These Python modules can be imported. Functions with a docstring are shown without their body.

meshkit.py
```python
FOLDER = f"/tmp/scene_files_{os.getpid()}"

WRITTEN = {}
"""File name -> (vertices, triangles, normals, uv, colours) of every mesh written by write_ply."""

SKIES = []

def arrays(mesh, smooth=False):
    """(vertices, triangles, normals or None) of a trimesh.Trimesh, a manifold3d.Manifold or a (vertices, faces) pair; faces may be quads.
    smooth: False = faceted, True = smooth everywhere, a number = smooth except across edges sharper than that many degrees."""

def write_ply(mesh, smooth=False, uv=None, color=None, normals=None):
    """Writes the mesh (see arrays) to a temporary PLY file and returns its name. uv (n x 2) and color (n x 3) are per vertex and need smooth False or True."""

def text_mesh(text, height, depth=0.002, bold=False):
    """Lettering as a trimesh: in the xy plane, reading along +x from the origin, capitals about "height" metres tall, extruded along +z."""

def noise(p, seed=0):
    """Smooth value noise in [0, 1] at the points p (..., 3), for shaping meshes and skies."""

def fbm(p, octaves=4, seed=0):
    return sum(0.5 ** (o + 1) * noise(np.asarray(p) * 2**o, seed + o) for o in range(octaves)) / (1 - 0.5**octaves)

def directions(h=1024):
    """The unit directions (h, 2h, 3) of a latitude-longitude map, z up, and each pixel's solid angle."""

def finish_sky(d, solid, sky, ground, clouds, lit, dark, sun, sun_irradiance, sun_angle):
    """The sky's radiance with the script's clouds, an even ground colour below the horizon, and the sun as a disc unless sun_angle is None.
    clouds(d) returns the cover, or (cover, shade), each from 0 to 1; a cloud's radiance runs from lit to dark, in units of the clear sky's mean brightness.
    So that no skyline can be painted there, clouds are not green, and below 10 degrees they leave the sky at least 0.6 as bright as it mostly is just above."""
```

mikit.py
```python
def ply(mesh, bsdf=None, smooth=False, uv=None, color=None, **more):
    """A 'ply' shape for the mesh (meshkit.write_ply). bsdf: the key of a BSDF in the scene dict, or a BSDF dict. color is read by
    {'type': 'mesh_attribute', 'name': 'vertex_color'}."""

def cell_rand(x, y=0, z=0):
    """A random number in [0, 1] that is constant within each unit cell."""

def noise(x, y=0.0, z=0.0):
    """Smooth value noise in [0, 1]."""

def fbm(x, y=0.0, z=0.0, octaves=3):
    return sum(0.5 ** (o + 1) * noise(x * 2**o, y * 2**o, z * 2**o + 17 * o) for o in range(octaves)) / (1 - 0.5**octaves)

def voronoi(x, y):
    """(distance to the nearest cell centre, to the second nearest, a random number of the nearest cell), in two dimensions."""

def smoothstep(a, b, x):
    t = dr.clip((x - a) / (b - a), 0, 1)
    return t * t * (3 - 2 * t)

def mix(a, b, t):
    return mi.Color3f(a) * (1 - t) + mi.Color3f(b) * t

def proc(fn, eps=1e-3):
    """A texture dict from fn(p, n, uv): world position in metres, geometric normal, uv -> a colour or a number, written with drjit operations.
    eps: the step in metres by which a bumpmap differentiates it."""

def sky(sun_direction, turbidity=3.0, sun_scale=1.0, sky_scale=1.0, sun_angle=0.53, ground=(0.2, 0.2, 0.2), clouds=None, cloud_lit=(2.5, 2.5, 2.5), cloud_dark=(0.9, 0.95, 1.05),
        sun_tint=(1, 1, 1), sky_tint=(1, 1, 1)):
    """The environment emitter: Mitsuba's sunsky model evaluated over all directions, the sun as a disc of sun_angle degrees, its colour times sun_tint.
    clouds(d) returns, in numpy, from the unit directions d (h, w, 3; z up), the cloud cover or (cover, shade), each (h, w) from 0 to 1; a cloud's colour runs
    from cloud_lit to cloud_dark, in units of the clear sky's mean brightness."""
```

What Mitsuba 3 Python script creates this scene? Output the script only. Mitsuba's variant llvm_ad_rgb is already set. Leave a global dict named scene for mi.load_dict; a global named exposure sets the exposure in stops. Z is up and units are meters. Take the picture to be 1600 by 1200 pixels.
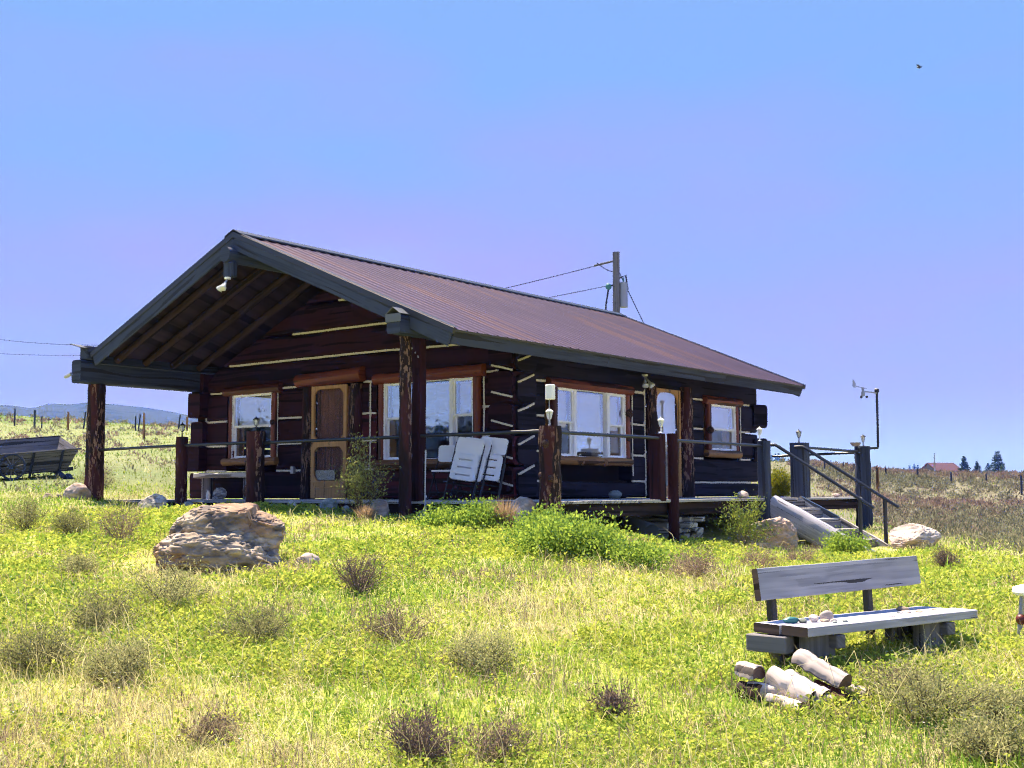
import math, random
import numpy as np
import drjit as dr
import mitsuba as mi
import mikit, meshkit
from scipy.spatial import ConvexHull
from scipy.interpolate import RBFInterpolator
import trimesh
from mikit import noise, fbm, voronoi, cell_rand, smoothstep, mix
T = mi.ScalarTransform4f
rng = np.random.default_rng(7)
R = random.Random(11)
scene, labels = {}, {}

# ------------------------------------------------------------------ camera, sky, exposure
# world: x along the front porch to the right, y along the ridge away from the porch, z up, origin = front right deck corner
EYE = np.array([9.131, -12.844, 0.137])
FWD = np.array([-0.60358, 0.79233, 0.08888])
UPV = np.array([0.05625, -0.06889, 0.99604])
scene['camera'] = {'type': 'perspective', 'fov': 46.22, 'near_clip': 0.05, 'far_clip': 9000.0,
                   'to_world': T().look_at(origin=EYE.tolist(), target=(EYE + FWD).tolist(), up=UPV.tolist())}
SUN = (-0.437, 0.169, 0.883)


def veil(d):
    """a thin lilac veil of high haze with faint streaks, over the whole sky"""
    p = d * np.array([1.0, 1.0, 2.6])
    a = meshkit.fbm(p * 1.7 + 3.1, 4, 3)
    b = meshkit.fbm(p * np.array([3.0, 5.0, 9.0]) + 9.0, 4, 8)
    low = np.clip(1.22 - d[..., 2] * 3.3, 0, 1)
    big = meshkit.fbm(d * np.array([1.6, 1.6, 4.0]) + 21.0, 3, 15)
    wisp = np.clip((meshkit.fbm(d * np.array([7.0, 7.0, 26.0]) + 4.0, 4, 27) - 0.52) * 4.0, 0, 1) * np.clip((meshkit.fbm(d * 3.0 + 8.0, 3, 29) - 0.42) * 4.0, 0, 1)
    cover = 0.90 + 0.06 * a + 0.04 * b - 0.16 * wisp - 0.22 * np.clip(1.0 - d[..., 2] / 0.08, 0, 1)
    shade = np.clip(1.06 - 0.98 * low - 1.2 * (big - 0.5) - 0.7 * (a - 0.5) - 0.5 * (b - 0.5) - 0.9 * (meshkit.fbm(d * np.array([6.0, 6.0, 11.0]) + 2.0, 4, 31) - 0.5) - 0.25 * wisp, 0, 1)
    return cover, shade


scene['sky'] = mikit.sky(SUN, turbidity=3.0, sun_scale=1.0, sky_scale=1.0, clouds=veil, cloud_lit=(0.59, 0.56, 1.32), cloud_dark=(0.37, 0.66, 1.34),
                         sky_tint=(0.42, 0.60, 1.05), ground=(0.12, 0.14, 0.05))
exposure = 3.3

# ------------------------------------------------------------------ helpers
BEV = {}


def num(base):
    if base not in scene and base not in labels:
        return base
    k = 1
    while f'{base}_{k:03d}' in scene or f'{base}_{k:03d}' in labels:
        k += 1
    return f'{base}_{k:03d}'


COUNT = {}


def pkey(parent, name):
    base = f'{parent}__{name}'
    k = COUNT.get(base, 0)
    COUNT[base] = k + 1
    return base if k == 0 else f'{base}_{k:03d}'


def thing(name, label=None, cat=None, group=None, kind=None):
    key = name if name not in labels else None
    k = 1
    while key is None:
        c = f'{name}_{k:03d}'
        key = c if c not in labels else None
        k += 1
    labels[key] = {x: v for x, v in (('label', label), ('category', cat), ('group', group), ('kind', kind)) if v}
    return key


def put(key, mesh, mat, smooth=False, color=None):
    v, f = mesh[0], mesh[1]
    uv = mesh[2] if len(mesh) > 2 else None
    if uv is not None or color is not None:
        smooth = bool(smooth)
    scene[key] = mikit.ply((v, f), mat, smooth, uv=uv, color=color)
    return key


def part(parent, name, mesh, mat, smooth=False, color=None, label=None):
    key = pkey(parent, name)
    put(key, mesh, mat, smooth, color)
    if label:
        labels[key] = {'label': label}
    return key


def copy_part(parent, name, ply, to_world):
    key = pkey(parent, name)
    scene[key] = {**ply, 'to_world': to_world}
    return key


def cat(meshes):
    vs, fs, us, n = [], [], [], 0
    has = all(len(m) > 2 for m in meshes)
    for m in meshes:
        v = np.asarray(m[0], float)
        f = np.asarray(m[1], int)
        if f.shape[1] == 4:
            f = np.vstack([f[:, [0, 1, 2]], f[:, [0, 2, 3]]])
        vs.append(v); fs.append(f + n); n += len(v)
        if has:
            us.append(m[2])
    return (np.vstack(vs), np.vstack(fs), np.vstack(us)) if has else (np.vstack(vs), np.vstack(fs))


def _cbox_topology():
    v = []
    for sx in (-1, 1):
        for sy in (-1, 1):
            for sz in (-1, 1):
                for a in range(3):
                    p = np.array([sx, sy, sz], float)
                    p[[i for i in range(3) if i != a]] *= 0.8
                    v.append(p)
    v = np.array(v)
    h = ConvexHull(v)
    f = h.simplices.copy()
    n = np.cross(v[f[:, 1]] - v[f[:, 0]], v[f[:, 2]] - v[f[:, 0]])
    bad = (n * v[f].mean(1)).sum(1) < 0
    f[bad] = f[bad][:, ::-1]
    return f


CB = _cbox_topology()


def cbox(size, bev=0.006):
    """a box with chamfered edges centred on the origin"""
    h = np.asarray(size, float) / 2
    b = min(bev, 0.4 * h.min())
    v = []
    for sx in (-1, 1):
        for sy in (-1, 1):
            for sz in (-1, 1):
                for a in range(3):
                    p = h - b
                    p[a] = h[a]
                    v.append(p * [sx, sy, sz])
    return np.array(v), CB


def frame(t, up=(0, 0, 1)):
    t = np.asarray(t, float) / np.linalg.norm(t)
    up = np.asarray(up, float)
    if abs(t @ up) > 0.95 * np.linalg.norm(up):
        up = np.array([1.0, 0, 0]) if abs(t[0]) < 0.9 else np.array([0, 1.0, 0])
    s = np.cross(t, up); s /= np.linalg.norm(s)
    u = np.cross(s, t)
    return t, s, u


def beam(p0, p1, w, h, up=(0, 0, 1), bev=0.006, tone=None):
    """an oriented chamfered box along p0-p1, w across, h along up; uv runs along the grain"""
    p0, p1 = np.asarray(p0, float), np.asarray(p1, float)
    L = np.linalg.norm(p1 - p0)
    t, s, u = frame(p1 - p0, up)
    v, f = cbox((L, w, h), bev)
    tone = R.randrange(60) if tone is None else tone
    uv = np.stack([v[:, 0] + L / 2 + tone * 1.37, v[:, 1] + 1.3 * v[:, 2] + 10 * tone], 1)
    return v[:, :1] * t + v[:, 1:2] * s + v[:, 2:] * u + (p0 + p1) / 2, f, uv


def box(c, size, bev=0.006, tone=None):
    """axis-aligned box, grain along its longest side"""
    c, size = np.asarray(c, float), np.asarray(size, float)
    a = int(np.argmax(size))
    d = np.zeros(3); d[a] = size[a] / 2
    if a == 2:
        return beam(c - d, c + d, size[1], size[0], (1, 0, 0), bev, tone)
    return beam(c - d, c + d, size[1 - a], size[2], (0, 0, 1), bev, tone)


def span(x0, x1, y0, y1, z0, z1, bev=0.006, tone=None):
    return box(((x0 + x1) / 2, (y0 + y1) / 2, (z0 + z1) / 2), (abs(x1 - x0), abs(y1 - y0), abs(z1 - z0)), bev, tone)


def sweep(pts, prof, up=(0, 0, 1), scale=None, amp=0.0, seed=0, freq=3.0, tone=None, caps=True, twist=0.0):
    """sweeps a closed cross-section prof (k x 2: across, up) along pts, with lumpy noise and end caps"""
    pts, prof = np.asarray(pts, float), np.asarray(prof, float)
    n, k = len(pts), len(prof)
    tang = np.gradient(pts, axis=0)
    prof = np.vstack([prof, prof[:1]])
    per = np.concatenate([[0], np.cumsum(np.linalg.norm(np.diff(prof, axis=0), axis=1))])
    along = np.concatenate([[0], np.cumsum(np.linalg.norm(np.diff(pts, axis=0), axis=1))])
    tone = R.randrange(60) if tone is None else tone
    scale = np.ones(n) if scale is None else np.asarray(scale, float)
    V, UV = [], []
    for i in range(n):
        t, s, u = frame(tang[i], up)
        pr = prof * scale[i]
        if twist:
            a = twist * along[i]
            pr = pr @ np.array([[math.cos(a), math.sin(a)], [-math.sin(a), math.cos(a)]])
        V.append(pts[i] + pr[:, :1] * s + pr[:, 1:] * u)
        UV.append(np.stack([np.full(k + 1, along[i] + tone * 1.37), per + 10 * tone], 1))
    V, UV = np.array(V), np.array(UV)
    if amp:
        q = V.reshape(-1, 3)
        d = (meshkit.fbm(q * freq + seed * 7.3, 3, seed) - 0.5) * 2 * amp
        c = np.repeat(pts, k + 1, 0)
        r = q - c
        V = (q + r / np.maximum(np.linalg.norm(r, axis=1, keepdims=True), 1e-9) * d[:, None]).reshape(n, k + 1, 3)
        V[:, k] = V[:, 0]
    idx = np.arange(n * (k + 1)).reshape(n, k + 1)
    a, b, c_, d_ = idx[:-1, :-1].ravel(), idx[:-1, 1:].ravel(), idx[1:, 1:].ravel(), idx[1:, :-1].ravel()
    F = np.vstack([np.stack([a, b, c_], 1), np.stack([a, c_, d_], 1)])
    v, uv = V.reshape(-1, 3), UV.reshape(-1, 2)
    if caps:
        for e, flip in ((0, True), (n - 1, False)):
            ring = V[e, :k]
            m = len(v)
            v = np.vstack([v, ring, ring.mean(0)[None]])
            pu = np.vstack([prof[:k] * scale[e], [[0, 0]]])
            uv = np.vstack([uv, pu * [0.15, 1.0] + [tone * 1.37 + 500, 10 * tone]])
            i = np.arange(k)
            cf = np.stack([m + i, m + (i + 1) % k, np.full(k, m + k)], 1)
            F = np.vstack([F, cf[:, ::-1] if flip else cf])
    return v, F, uv


def circ(r, k=12):
    a = np.arange(k) * 2 * np.pi / k
    return np.stack([np.cos(a), np.sin(a)], 1) * r


def hewn(w, h, k=4.5, n=16):
    """rounded-rectangle log section, half sizes from w, h"""
    a = (np.arange(n) + 0.5) * 2 * np.pi / n
    c, s = np.cos(a), np.sin(a)
    return np.stack([np.sign(c) * np.abs(c) ** (2 / k) * w / 2, np.sign(s) * np.abs(s) ** (2 / k) * h / 2], 1)


def line(p0, p1, n):
    return np.asarray(p0, float) + np.linspace(0, 1, n)[:, None] * (np.asarray(p1, float) - np.asarray(p0, float))


def log(p0, p1, r0, r1=None, n=9, k=14, amp=0.012, seed=None, bend=0.0, freq=4.0, prof=None, up=(0, 0, 1)):
    r1 = r0 if r1 is None else r1
    seed = R.randrange(1000) if seed is None else seed
    pts = line(p0, p1, n)
    if bend:
        pts = pts + np.sin(np.linspace(0, np.pi, n))[:, None] * (np.array([R.uniform(-1, 1), R.uniform(-1, 1), R.uniform(-1, 1)]) * bend)
    sc = np.linspace(1, r1 / r0, n)
    return sweep(pts, circ(r0, k) if prof is None else prof, up, sc, amp, seed, freq)


def tube(pts, r, k=8, caps=True):
    return sweep(pts, circ(r, k), caps=caps)


def bar(p0, p1, r, k=8):
    return sweep(np.array([p0, p1], float), circ(r, k))


def lathe(prof, k=16, c=(0, 0, 0)):
    prof = np.asarray(prof, float)
    a = np.arange(k) * 2 * np.pi / k
    v = np.stack([prof[:, :1] * np.cos(a), prof[:, :1] * np.sin(a), np.repeat(prof[:, 1:], k, 1)], -1).reshape(-1, 3)
    n = len(prof)
    i, j = np.meshgrid(np.arange(n - 1), np.arange(k), indexing='ij')
    q = np.stack([i * k + j, i * k + (j + 1) % k, (i + 1) * k + (j + 1) % k, (i + 1) * k + j], -1).reshape(-1, 4)
    return v + np.asarray(c, float), np.vstack([q[:, [0, 1, 2]], q[:, [0, 2, 3]]])


def xf(mesh, c=(0, 0, 0), rz=0.0, sc=1.0, rx=0.0):
    v = np.asarray(mesh[0], float) * sc
    if rx:
        v = v @ np.array([[1, 0, 0], [0, math.cos(rx), math.sin(rx)], [0, -math.sin(rx), math.cos(rx)]])
    if rz:
        v = v @ np.array([[math.cos(rz), math.sin(rz), 0], [-math.sin(rz), math.cos(rz), 0], [0, 0, 1]])
    return (v + np.asarray(c, float), *mesh[1:])


ICO = {n: (lambda m: (np.array(m.vertices), np.array(m.faces)))(trimesh.creation.icosphere(subdivisions=n)) for n in (2, 3, 4, 5)}


def rock(size, seed, sub=4, rough=0.16, strata=0.05, facet=0.0, crack=0.0):
    v, f = ICO[sub]
    v = v.copy()
    p = v * np.asarray(size) / np.max(size)
    if facet:                                          # broken faces: cut by a few random planes
        r = np.random.default_rng(seed)
        for _ in range(int(facet)):
            n = r.normal(size=3); n /= np.linalg.norm(n)
            d = r.uniform(0.55, 0.85)
            over = np.maximum(v @ n - d, 0)
            v = v - over[:, None] * n * 0.9
    d = (meshkit.fbm(p * 1.6 + seed * 3.7, 4, seed) - 0.5) * 2 * rough
    d += (meshkit.fbm(p * 7 + seed, 3, seed + 5) - 0.5) * 2 * rough * 0.42
    if strata:
        w = p[:, 2] * 9 + meshkit.fbm(p * 2 + seed, 3, seed + 3) * 5
        saw = np.abs((w % 1.0) - 0.5) * 2
        d -= strata * (saw > 0.72) * np.clip((saw - 0.72) * 3.5, 0, 1) * (0.3 + meshkit.noise(p * 3 + 5, seed))
    if crack:                                          # ragged ledges and splits
        q = p * np.array([3.2, 3.2, 8.5]) + seed
        e = np.abs(meshkit.fbm(q, 4, seed + 9) - 0.5)
        d -= crack * np.clip(1 - e / 0.055, 0, 1)
        d += crack * 0.7 * (meshkit.noise(p * np.array([6, 6, 17.0]) + seed, seed + 2) - 0.5)
    return v * (1 + d[:, None]) * np.asarray(size, float) / 2, f


# ------------------------------------------------------------------ terrain
TP = np.array([(5.44,-11.09,-1.22),(6.33,-10.41,-1.22),(7.22,-9.73,-1.23),(8.26,-8.94,-1.23),(3.9,-10.38,-1.1),(5.17,-9.41,-1.11),(6.44,-8.44,-1.11),(7.93,-7.31,-1.12),(2.35,-9.68,-0.98),(4.01,-8.42,-0.99),(5.66,-7.16,-1),(7.59,-5.68,-1),(0.81,-8.97,-0.87),(2.85,-7.42,-0.87),(4.88,-5.87,-0.88),(7.26,-4.06,-0.89),(-1.25,-8.03,-0.71),(1.3,-6.09,-0.72),(3.84,-4.15,-0.73),(6.81,-1.89,-0.74),(-3.3,-7.09,-0.55),(-0.25,-4.77,-0.57),(2.81,-2.44,-0.58),(6.37,0.28,-0.59),(-3.11,-3.81,-0.37),(-1.83,-1.83,-0.3),(-5.75,-5.2,-0.34),(-9.8,-0.15,-0.02),(-7.39,-0.15,-0.12),(-5.55,-0.15,-0.13),(-3.91,-0.15,-0.16),(-2.43,-0.15,-0.29),(0.05,-0.08,-0.28),(0.1,1.26,-0.49),(0.15,2.9,-0.67),(0.2,5.87,-0.71),(0,10.85,-0.59),(2.08,6.52,-0.92),(1.46,5.41,-0.89),(2.16,7.2,-0.85),(3.32,5.55,-0.75),(4.77,4.14,-0.86),(2.6,1.86,-0.88),(1.62,1.1,-0.78),(2.34,13.65,-0.87),(-0.34,24.21,-0.74),(-4.36,40.04,-0.34),(-12.36,71.66,0.98),(-9.09,30.07,0.09),(-1.53,16.98,-0.65),(-8.59,36.8,-0.25),(-104.76,19.59,6.37),(-161.71,35.81,3.87),(-332.55,84.47,0.37),(-902.02,246.66,-2.63),(-3977.18,1122.46,-2.63),(-92.68,28.81,6.22),(-143.59,49.64,3.72),(-296.3,112.13,0.22),(-805.36,320.43,-2.78),(-3554.25,1445.22,-2.78),(-78.71,36.97,5.9),(-122.63,61.88,3.4),(-254.39,136.59,-0.1),(-693.6,385.66,-3.1),(-3065.3,1730.6,-3.1),(-75.96,39.09,5.7),(-118.5,65.05,3.2),(-246.14,142.95,-0.3),(-671.59,402.61,-3.3),(-2969.04,1804.75,-3.3),(-72.1,40.82,5.18),(-112.72,67.65,2.68),(-234.57,148.15,-0.82),(-640.75,416.47,-3.82),(-2834.08,1865.39,-3.82),(-70.31,40.96,4.93),(-110.02,67.86,2.43),(-229.18,148.56,-1.07),(-626.36,417.56,-4.07),(-2771.13,1870.16,-4.07),(-65.09,43.7,4.62),(-102.21,71.97,2.12),(-213.54,156.78,-1.38),(-584.66,439.5,-4.38),(-2588.72,1966.15,-4.38),(-54.69,47.94,3.75),(-86.6,78.33,1.25),(-182.32,169.5,-2.25),(-501.41,473.41,-5.25),(-2224.5,2114.52,-5.25),(-46.03,52.07,3.19),(-73.62,84.52,0.69),(-156.36,181.89,-2.81),(-432.19,506.45,-5.81),(-1921.65,2259.08,-5.81),(-32.64,56.05,2.33),(-53.53,90.5,-0.17),(-116.2,193.85,-3.67),(-325.07,538.34,-6.67),(-1453.02,2398.57,-6.67),(-25,59.39,1.96),(-42.06,95.51,-0.54),(-93.26,203.87,-4.04),(-263.91,565.07,-7.04),(-1185.43,2515.52,-7.04),(-21.88,59.28,1.71),(-37.38,95.34,-0.79),(-83.9,203.52,-4.29),(-238.95,564.12,-7.29),(-1076.21,2511.38,-7.29),(-19.96,60.77,1.38),(-34.51,97.58,-1.12),(-78.15,208.01,-4.62),(-223.62,576.09,-7.62),(-1009.15,2563.76,-7.62),(-18.69,61.77,1.13),(-32.6,99.08,-1.37),(-74.32,211.01,-4.87),(-213.41,584.09,-7.87),(-964.5,2598.75,-7.87),(-15.79,66.52,1.02),(-28.25,106.2,-1.48),(-65.62,225.25,-4.98),(-190.21,622.06,-7.98),(-862.98,2764.87,-7.98),(-2.89,85.2,0.86),(-8.9,134.22,-1.64),(-26.93,281.28,-5.14),(-87.03,771.48,-8.14),(-411.58,3418.58,-8.14),(19.29,108.45,0.48),(24.37,169.09,-2.02),(39.61,351.03,-5.52),(90.41,957.48,-8.52),(364.73,4232.31,-8.52),(-15.41,1.87,0.4),(-27.87,9.31,1.49),(-46.31,20.31,3.11),(-19.35,-1.12,0.41),(-33.8,4.78,1.51),(-55.22,13.52,3.14),(-13.17,3.59,0.39),(-24.47,11.89,1.48),(-41.22,24.19,3.09),(-9,2,-0.35),(-6,6,-0.35),(-3,9,-0.35),(-9,9,-0.35),(-3,3,-0.35),(21.13,-12.84,-2.3),(49.13,-12.84,-4),(159.13,-12.84,-7),(3009.13,-12.84,-8),(19.52,-6.84,-1),(43.77,7.16,-1),(139.03,62.16,-1),(2607.21,1487.16,-1),(15.13,-2.45,-1),(29.13,21.8,-1),(84.13,117.06,-1),(1509.13,2585.23,-1),(-1.26,-18.84,-1),(-25.51,-32.84,-1),(-120.77,-87.84,-1),(-2588.95,-1512.84,-1),(3.13,-23.24,-2.3),(-10.87,-47.49,-4),(-65.87,-142.75,-7),(-1490.87,-2610.92,-8),(9.13,-24.84,-2.3),(9.13,-52.84,-4),(9.13,-162.84,-7),(9.13,-3012.84,-8),(15.13,-23.24,-2.3),(29.13,-47.49,-4),(84.13,-142.75,-7),(1509.13,-2610.92,-8),(19.52,-18.84,-2.3),(43.77,-32.84,-4),(139.03,-87.84,-7),(2607.21,-1512.84,-8)])


def _warp(xy):
    v = xy - EYE[:2]
    r = np.linalg.norm(v, axis=1, keepdims=True)
    return v / np.maximum(r, 1e-6) * np.log1p(r / 8) * 8


_g = RBFInterpolator(_warp(TP[:, :2]), TP[:, 2], kernel='linear', smoothing=0.02)


def height(xy):
    """ground height at points (n, 2), with small bumps"""
    xy = np.atleast_2d(np.asarray(xy, float))
    z = np.concatenate([_g(_warp(c)) for c in np.array_split(xy, max(1, len(xy) // 20000))])
    p = np.column_stack([xy, np.zeros(len(xy))])
    r = np.linalg.norm(xy - EYE[:2], axis=1)
    return z + (meshkit.fbm(p * 1.3, 3, 4) - 0.5) * 0.09 * np.clip(r / 25, 0.6, 3)


def gz(x, y):
    return float(height([(x, y)])[0])

# ------------------------------------------------------------------ materials
def M(name, bsdf, two=True):
    scene['mat_' + name] = {'type': 'twosided', 'bsdf': bsdf} if two else bsdf
    return 'mat_' + name


def rgb(*c):
    return {'type': 'rgb', 'value': list(c)}


def pr(color, rough=0.7, spec=0.3, **k):
    return {'type': 'principled', 'base_color': color if isinstance(color, dict) else rgb(*color), 'roughness': rough, 'specular': spec, **k}


def wood(light, dark, crack=(0.01, 0.01, 0.01), gf=55.0, cf=0.66, tone=0.35, knots=0.5):
    """grain along uv.x, checks and knots; the whole tens of uv.y give each piece its own tone"""
    def fn(p, n, uv):
        u, v = uv.x, uv.y
        pc = dr.floor(v / 10 + 0.5)
        t = cell_rand(pc, 3, 5)
        wob = noise(u * 1.1, v * 5, pc) * 0.05
        g = fbm(u * 1.3, (v + wob) * gf, 2.0, 3)
        big = fbm(u * 0.7, v * 6, 9.0, 2)
        c = mix(light, dark, dr.clip(0.25 + (g - 0.5) * 1.6 + (big - 0.5) * 1.4 + (t - 0.5) * tone * 2, 0, 1))
        k = smoothstep(cf, cf + 0.05, noise(u * 0.8 + 31, (v + wob) * gf * 0.55, 4.0)) * 0.85
        kn = smoothstep(0.80, 0.86, noise(u * 4.5, v * 14, 7.0)) * knots
        return mix(mix(c, dark, kn), crack, k)
    return mikit.proc(fn)


M('log_gable', pr(wood((0.034, 0.009, 0.011), (0.013, 0.005, 0.008), (0.005, 0.003, 0.004), 30), 0.75, 0.12))
M('log_red', pr(wood((0.085, 0.010, 0.016), (0.030, 0.006, 0.010), (0.006, 0.003, 0.004), 30), 0.65, 0.2))
M('log_side', pr(wood((0.022, 0.017, 0.029), (0.009, 0.008, 0.015), (0.004, 0.004, 0.006), 34), 0.75, 0.12))
M('trim_log', pr(wood((0.19, 0.045, 0.022), (0.06, 0.016, 0.012), (0.03, 0.012, 0.01), 26, 0.68, 0.5), 0.5, 0.35))
M('sill_log', pr(wood((0.30, 0.15, 0.055), (0.14, 0.06, 0.025), (0.04, 0.02, 0.012), 24, 0.70, 0.4), 0.55, 0.3))
M('dark_timber', pr(wood((0.036, 0.021, 0.021), (0.016, 0.010, 0.012), (0.006, 0.004, 0.005), 30), 0.8, 0.15))
M('weathered', pr(wood((0.46, 0.44, 0.43), (0.20, 0.19, 0.19), (0.035, 0.03, 0.03), 62, 0.70, 0.25, 0.6), 0.8, 0.15))
def bench_fn(p, n, uv):
    u, v = uv.x, uv.y
    g = fbm(u * 2.0, v * 70, 2.0, 3)
    m = fbm(u * 2.6, v * 9, 5.0, 3)
    c = mix((0.44, 0.435, 0.50), (0.27, 0.27, 0.33), dr.clip(g * 0.9 + (m - 0.5) * 1.6, 0, 1))
    stain = smoothstep(0.54, 0.60, fbm(u * 1.7 + 5, v * 8, 8.0, 4))
    c = mix(c, (0.16, 0.165, 0.20), stain * smoothstep(0.35, 0.6, g) * 0.4)
    ck = smoothstep(0.88, 0.91, noise(u * 2.6 + 11, v * 75, 3.0))
    return mix(c, (0.03, 0.028, 0.03), ck * 0.9)


M('bench_wood', pr(mikit.proc(bench_fn), 0.8, 0.15))
M('grey_board', pr(wood((0.19, 0.18, 0.19), (0.085, 0.082, 0.092), (0.02, 0.02, 0.022), 44, 0.72, 0.3, 0.6), 0.8, 0.15))
M('pale_wood', pr(wood((0.60, 0.55, 0.50), (0.38, 0.33, 0.29), (0.10, 0.08, 0.06), 48, 0.72, 0.3, 0.5), 0.8, 0.15))
M('fascia', pr(wood((0.044, 0.056, 0.098), (0.020, 0.026, 0.048), (0.02, 0.02, 0.025), 40, 0.74, 0.3, 0.3), 0.7, 0.25))
M('pine', pr(wood((0.50, 0.27, 0.095), (0.33, 0.16, 0.055), (0.12, 0.06, 0.02), 40, 0.78, 0.3, 0.4), 0.45, 0.4))
M('door_plank', pr(wood((0.32, 0.13, 0.095), (0.18, 0.07, 0.055), (0.03, 0.012, 0.012), 34, 0.78, 0.6, 0.4), 0.55, 0.3))


def bark(p, n, uv):
    u, v = uv.x, uv.y
    g = fbm(u * 2.2, v * 16, 1.0, 3)
    b = fbm(u * 1.2, v * 5, 6.0, 3)
    c = mix((0.024, 0.009, 0.009), (0.009, 0.005, 0.006), g)
    c = mix(c, (0.060, 0.013, 0.013), smoothstep(0.50, 0.62, b) * 0.8)
    peel = smoothstep(0.55, 0.60, fbm(u * 13.0, v * 46, 12.0, 3)) * smoothstep(0.46, 0.60, fbm(u * 1.3, v * 7, 22.0, 2))
    return mix(c, mix((0.50, 0.33, 0.22), (0.26, 0.13, 0.085), g), peel * 0.5)


M('bark', pr(mikit.proc(bark), 0.75, 0.25))
M('chink', pr((0.66, 0.60, 0.50), 0.9, 0.1))


def roof_fn(p, n, uv):
    a = fbm(p.x * 0.8, p.y * 0.6, 2.0, 3)
    b = fbm(p.x * 1.0, p.y * 9.0, 3.0, 3)
    c = mix((0.106, 0.077, 0.130), (0.068, 0.050, 0.096), dr.clip(a * 0.7 + b * 0.5 - 0.1, 0, 1))
    rust = smoothstep(0.54, 0.64, fbm(p.x * 0.35 + 3, p.y * 10, 5.0, 3)) * smoothstep(0.40, 0.60, fbm(p.x * 0.5, p.y * 0.5 + 7, 8.0, 3))
    return mix(c, (0.190, 0.098, 0.072), rust * 0.38)


M('roof', pr(mikit.proc(roof_fn), 0.5, 0.06))
M('trim_metal', pr((0.026, 0.028, 0.040), 0.38, 0.5))
M('pipe', pr((0.030, 0.032, 0.042), 0.35, 0.5, metallic=0.3))
M('white_plastic', pr((0.87, 0.87, 0.88), 0.42, 0.45))
M('vinyl', pr((0.87, 0.87, 0.90), 0.45, 0.4))
M('blind', pr((0.74, 0.73, 0.78), 0.8, 0.1))
M('black', pr((0.02, 0.02, 0.024), 0.45, 0.4))
M('grey_metal', pr((0.34, 0.35, 0.38), 0.4, 0.5, metallic=0.6))
M('galvanized', pr((0.42, 0.44, 0.47), 0.42, 0.5, metallic=0.5))
M('interior', pr((0.10, 0.08, 0.07), 0.8, 0.1))
M('screen_mesh', pr((0.020, 0.030, 0.035), 0.6, 0.3))
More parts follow.
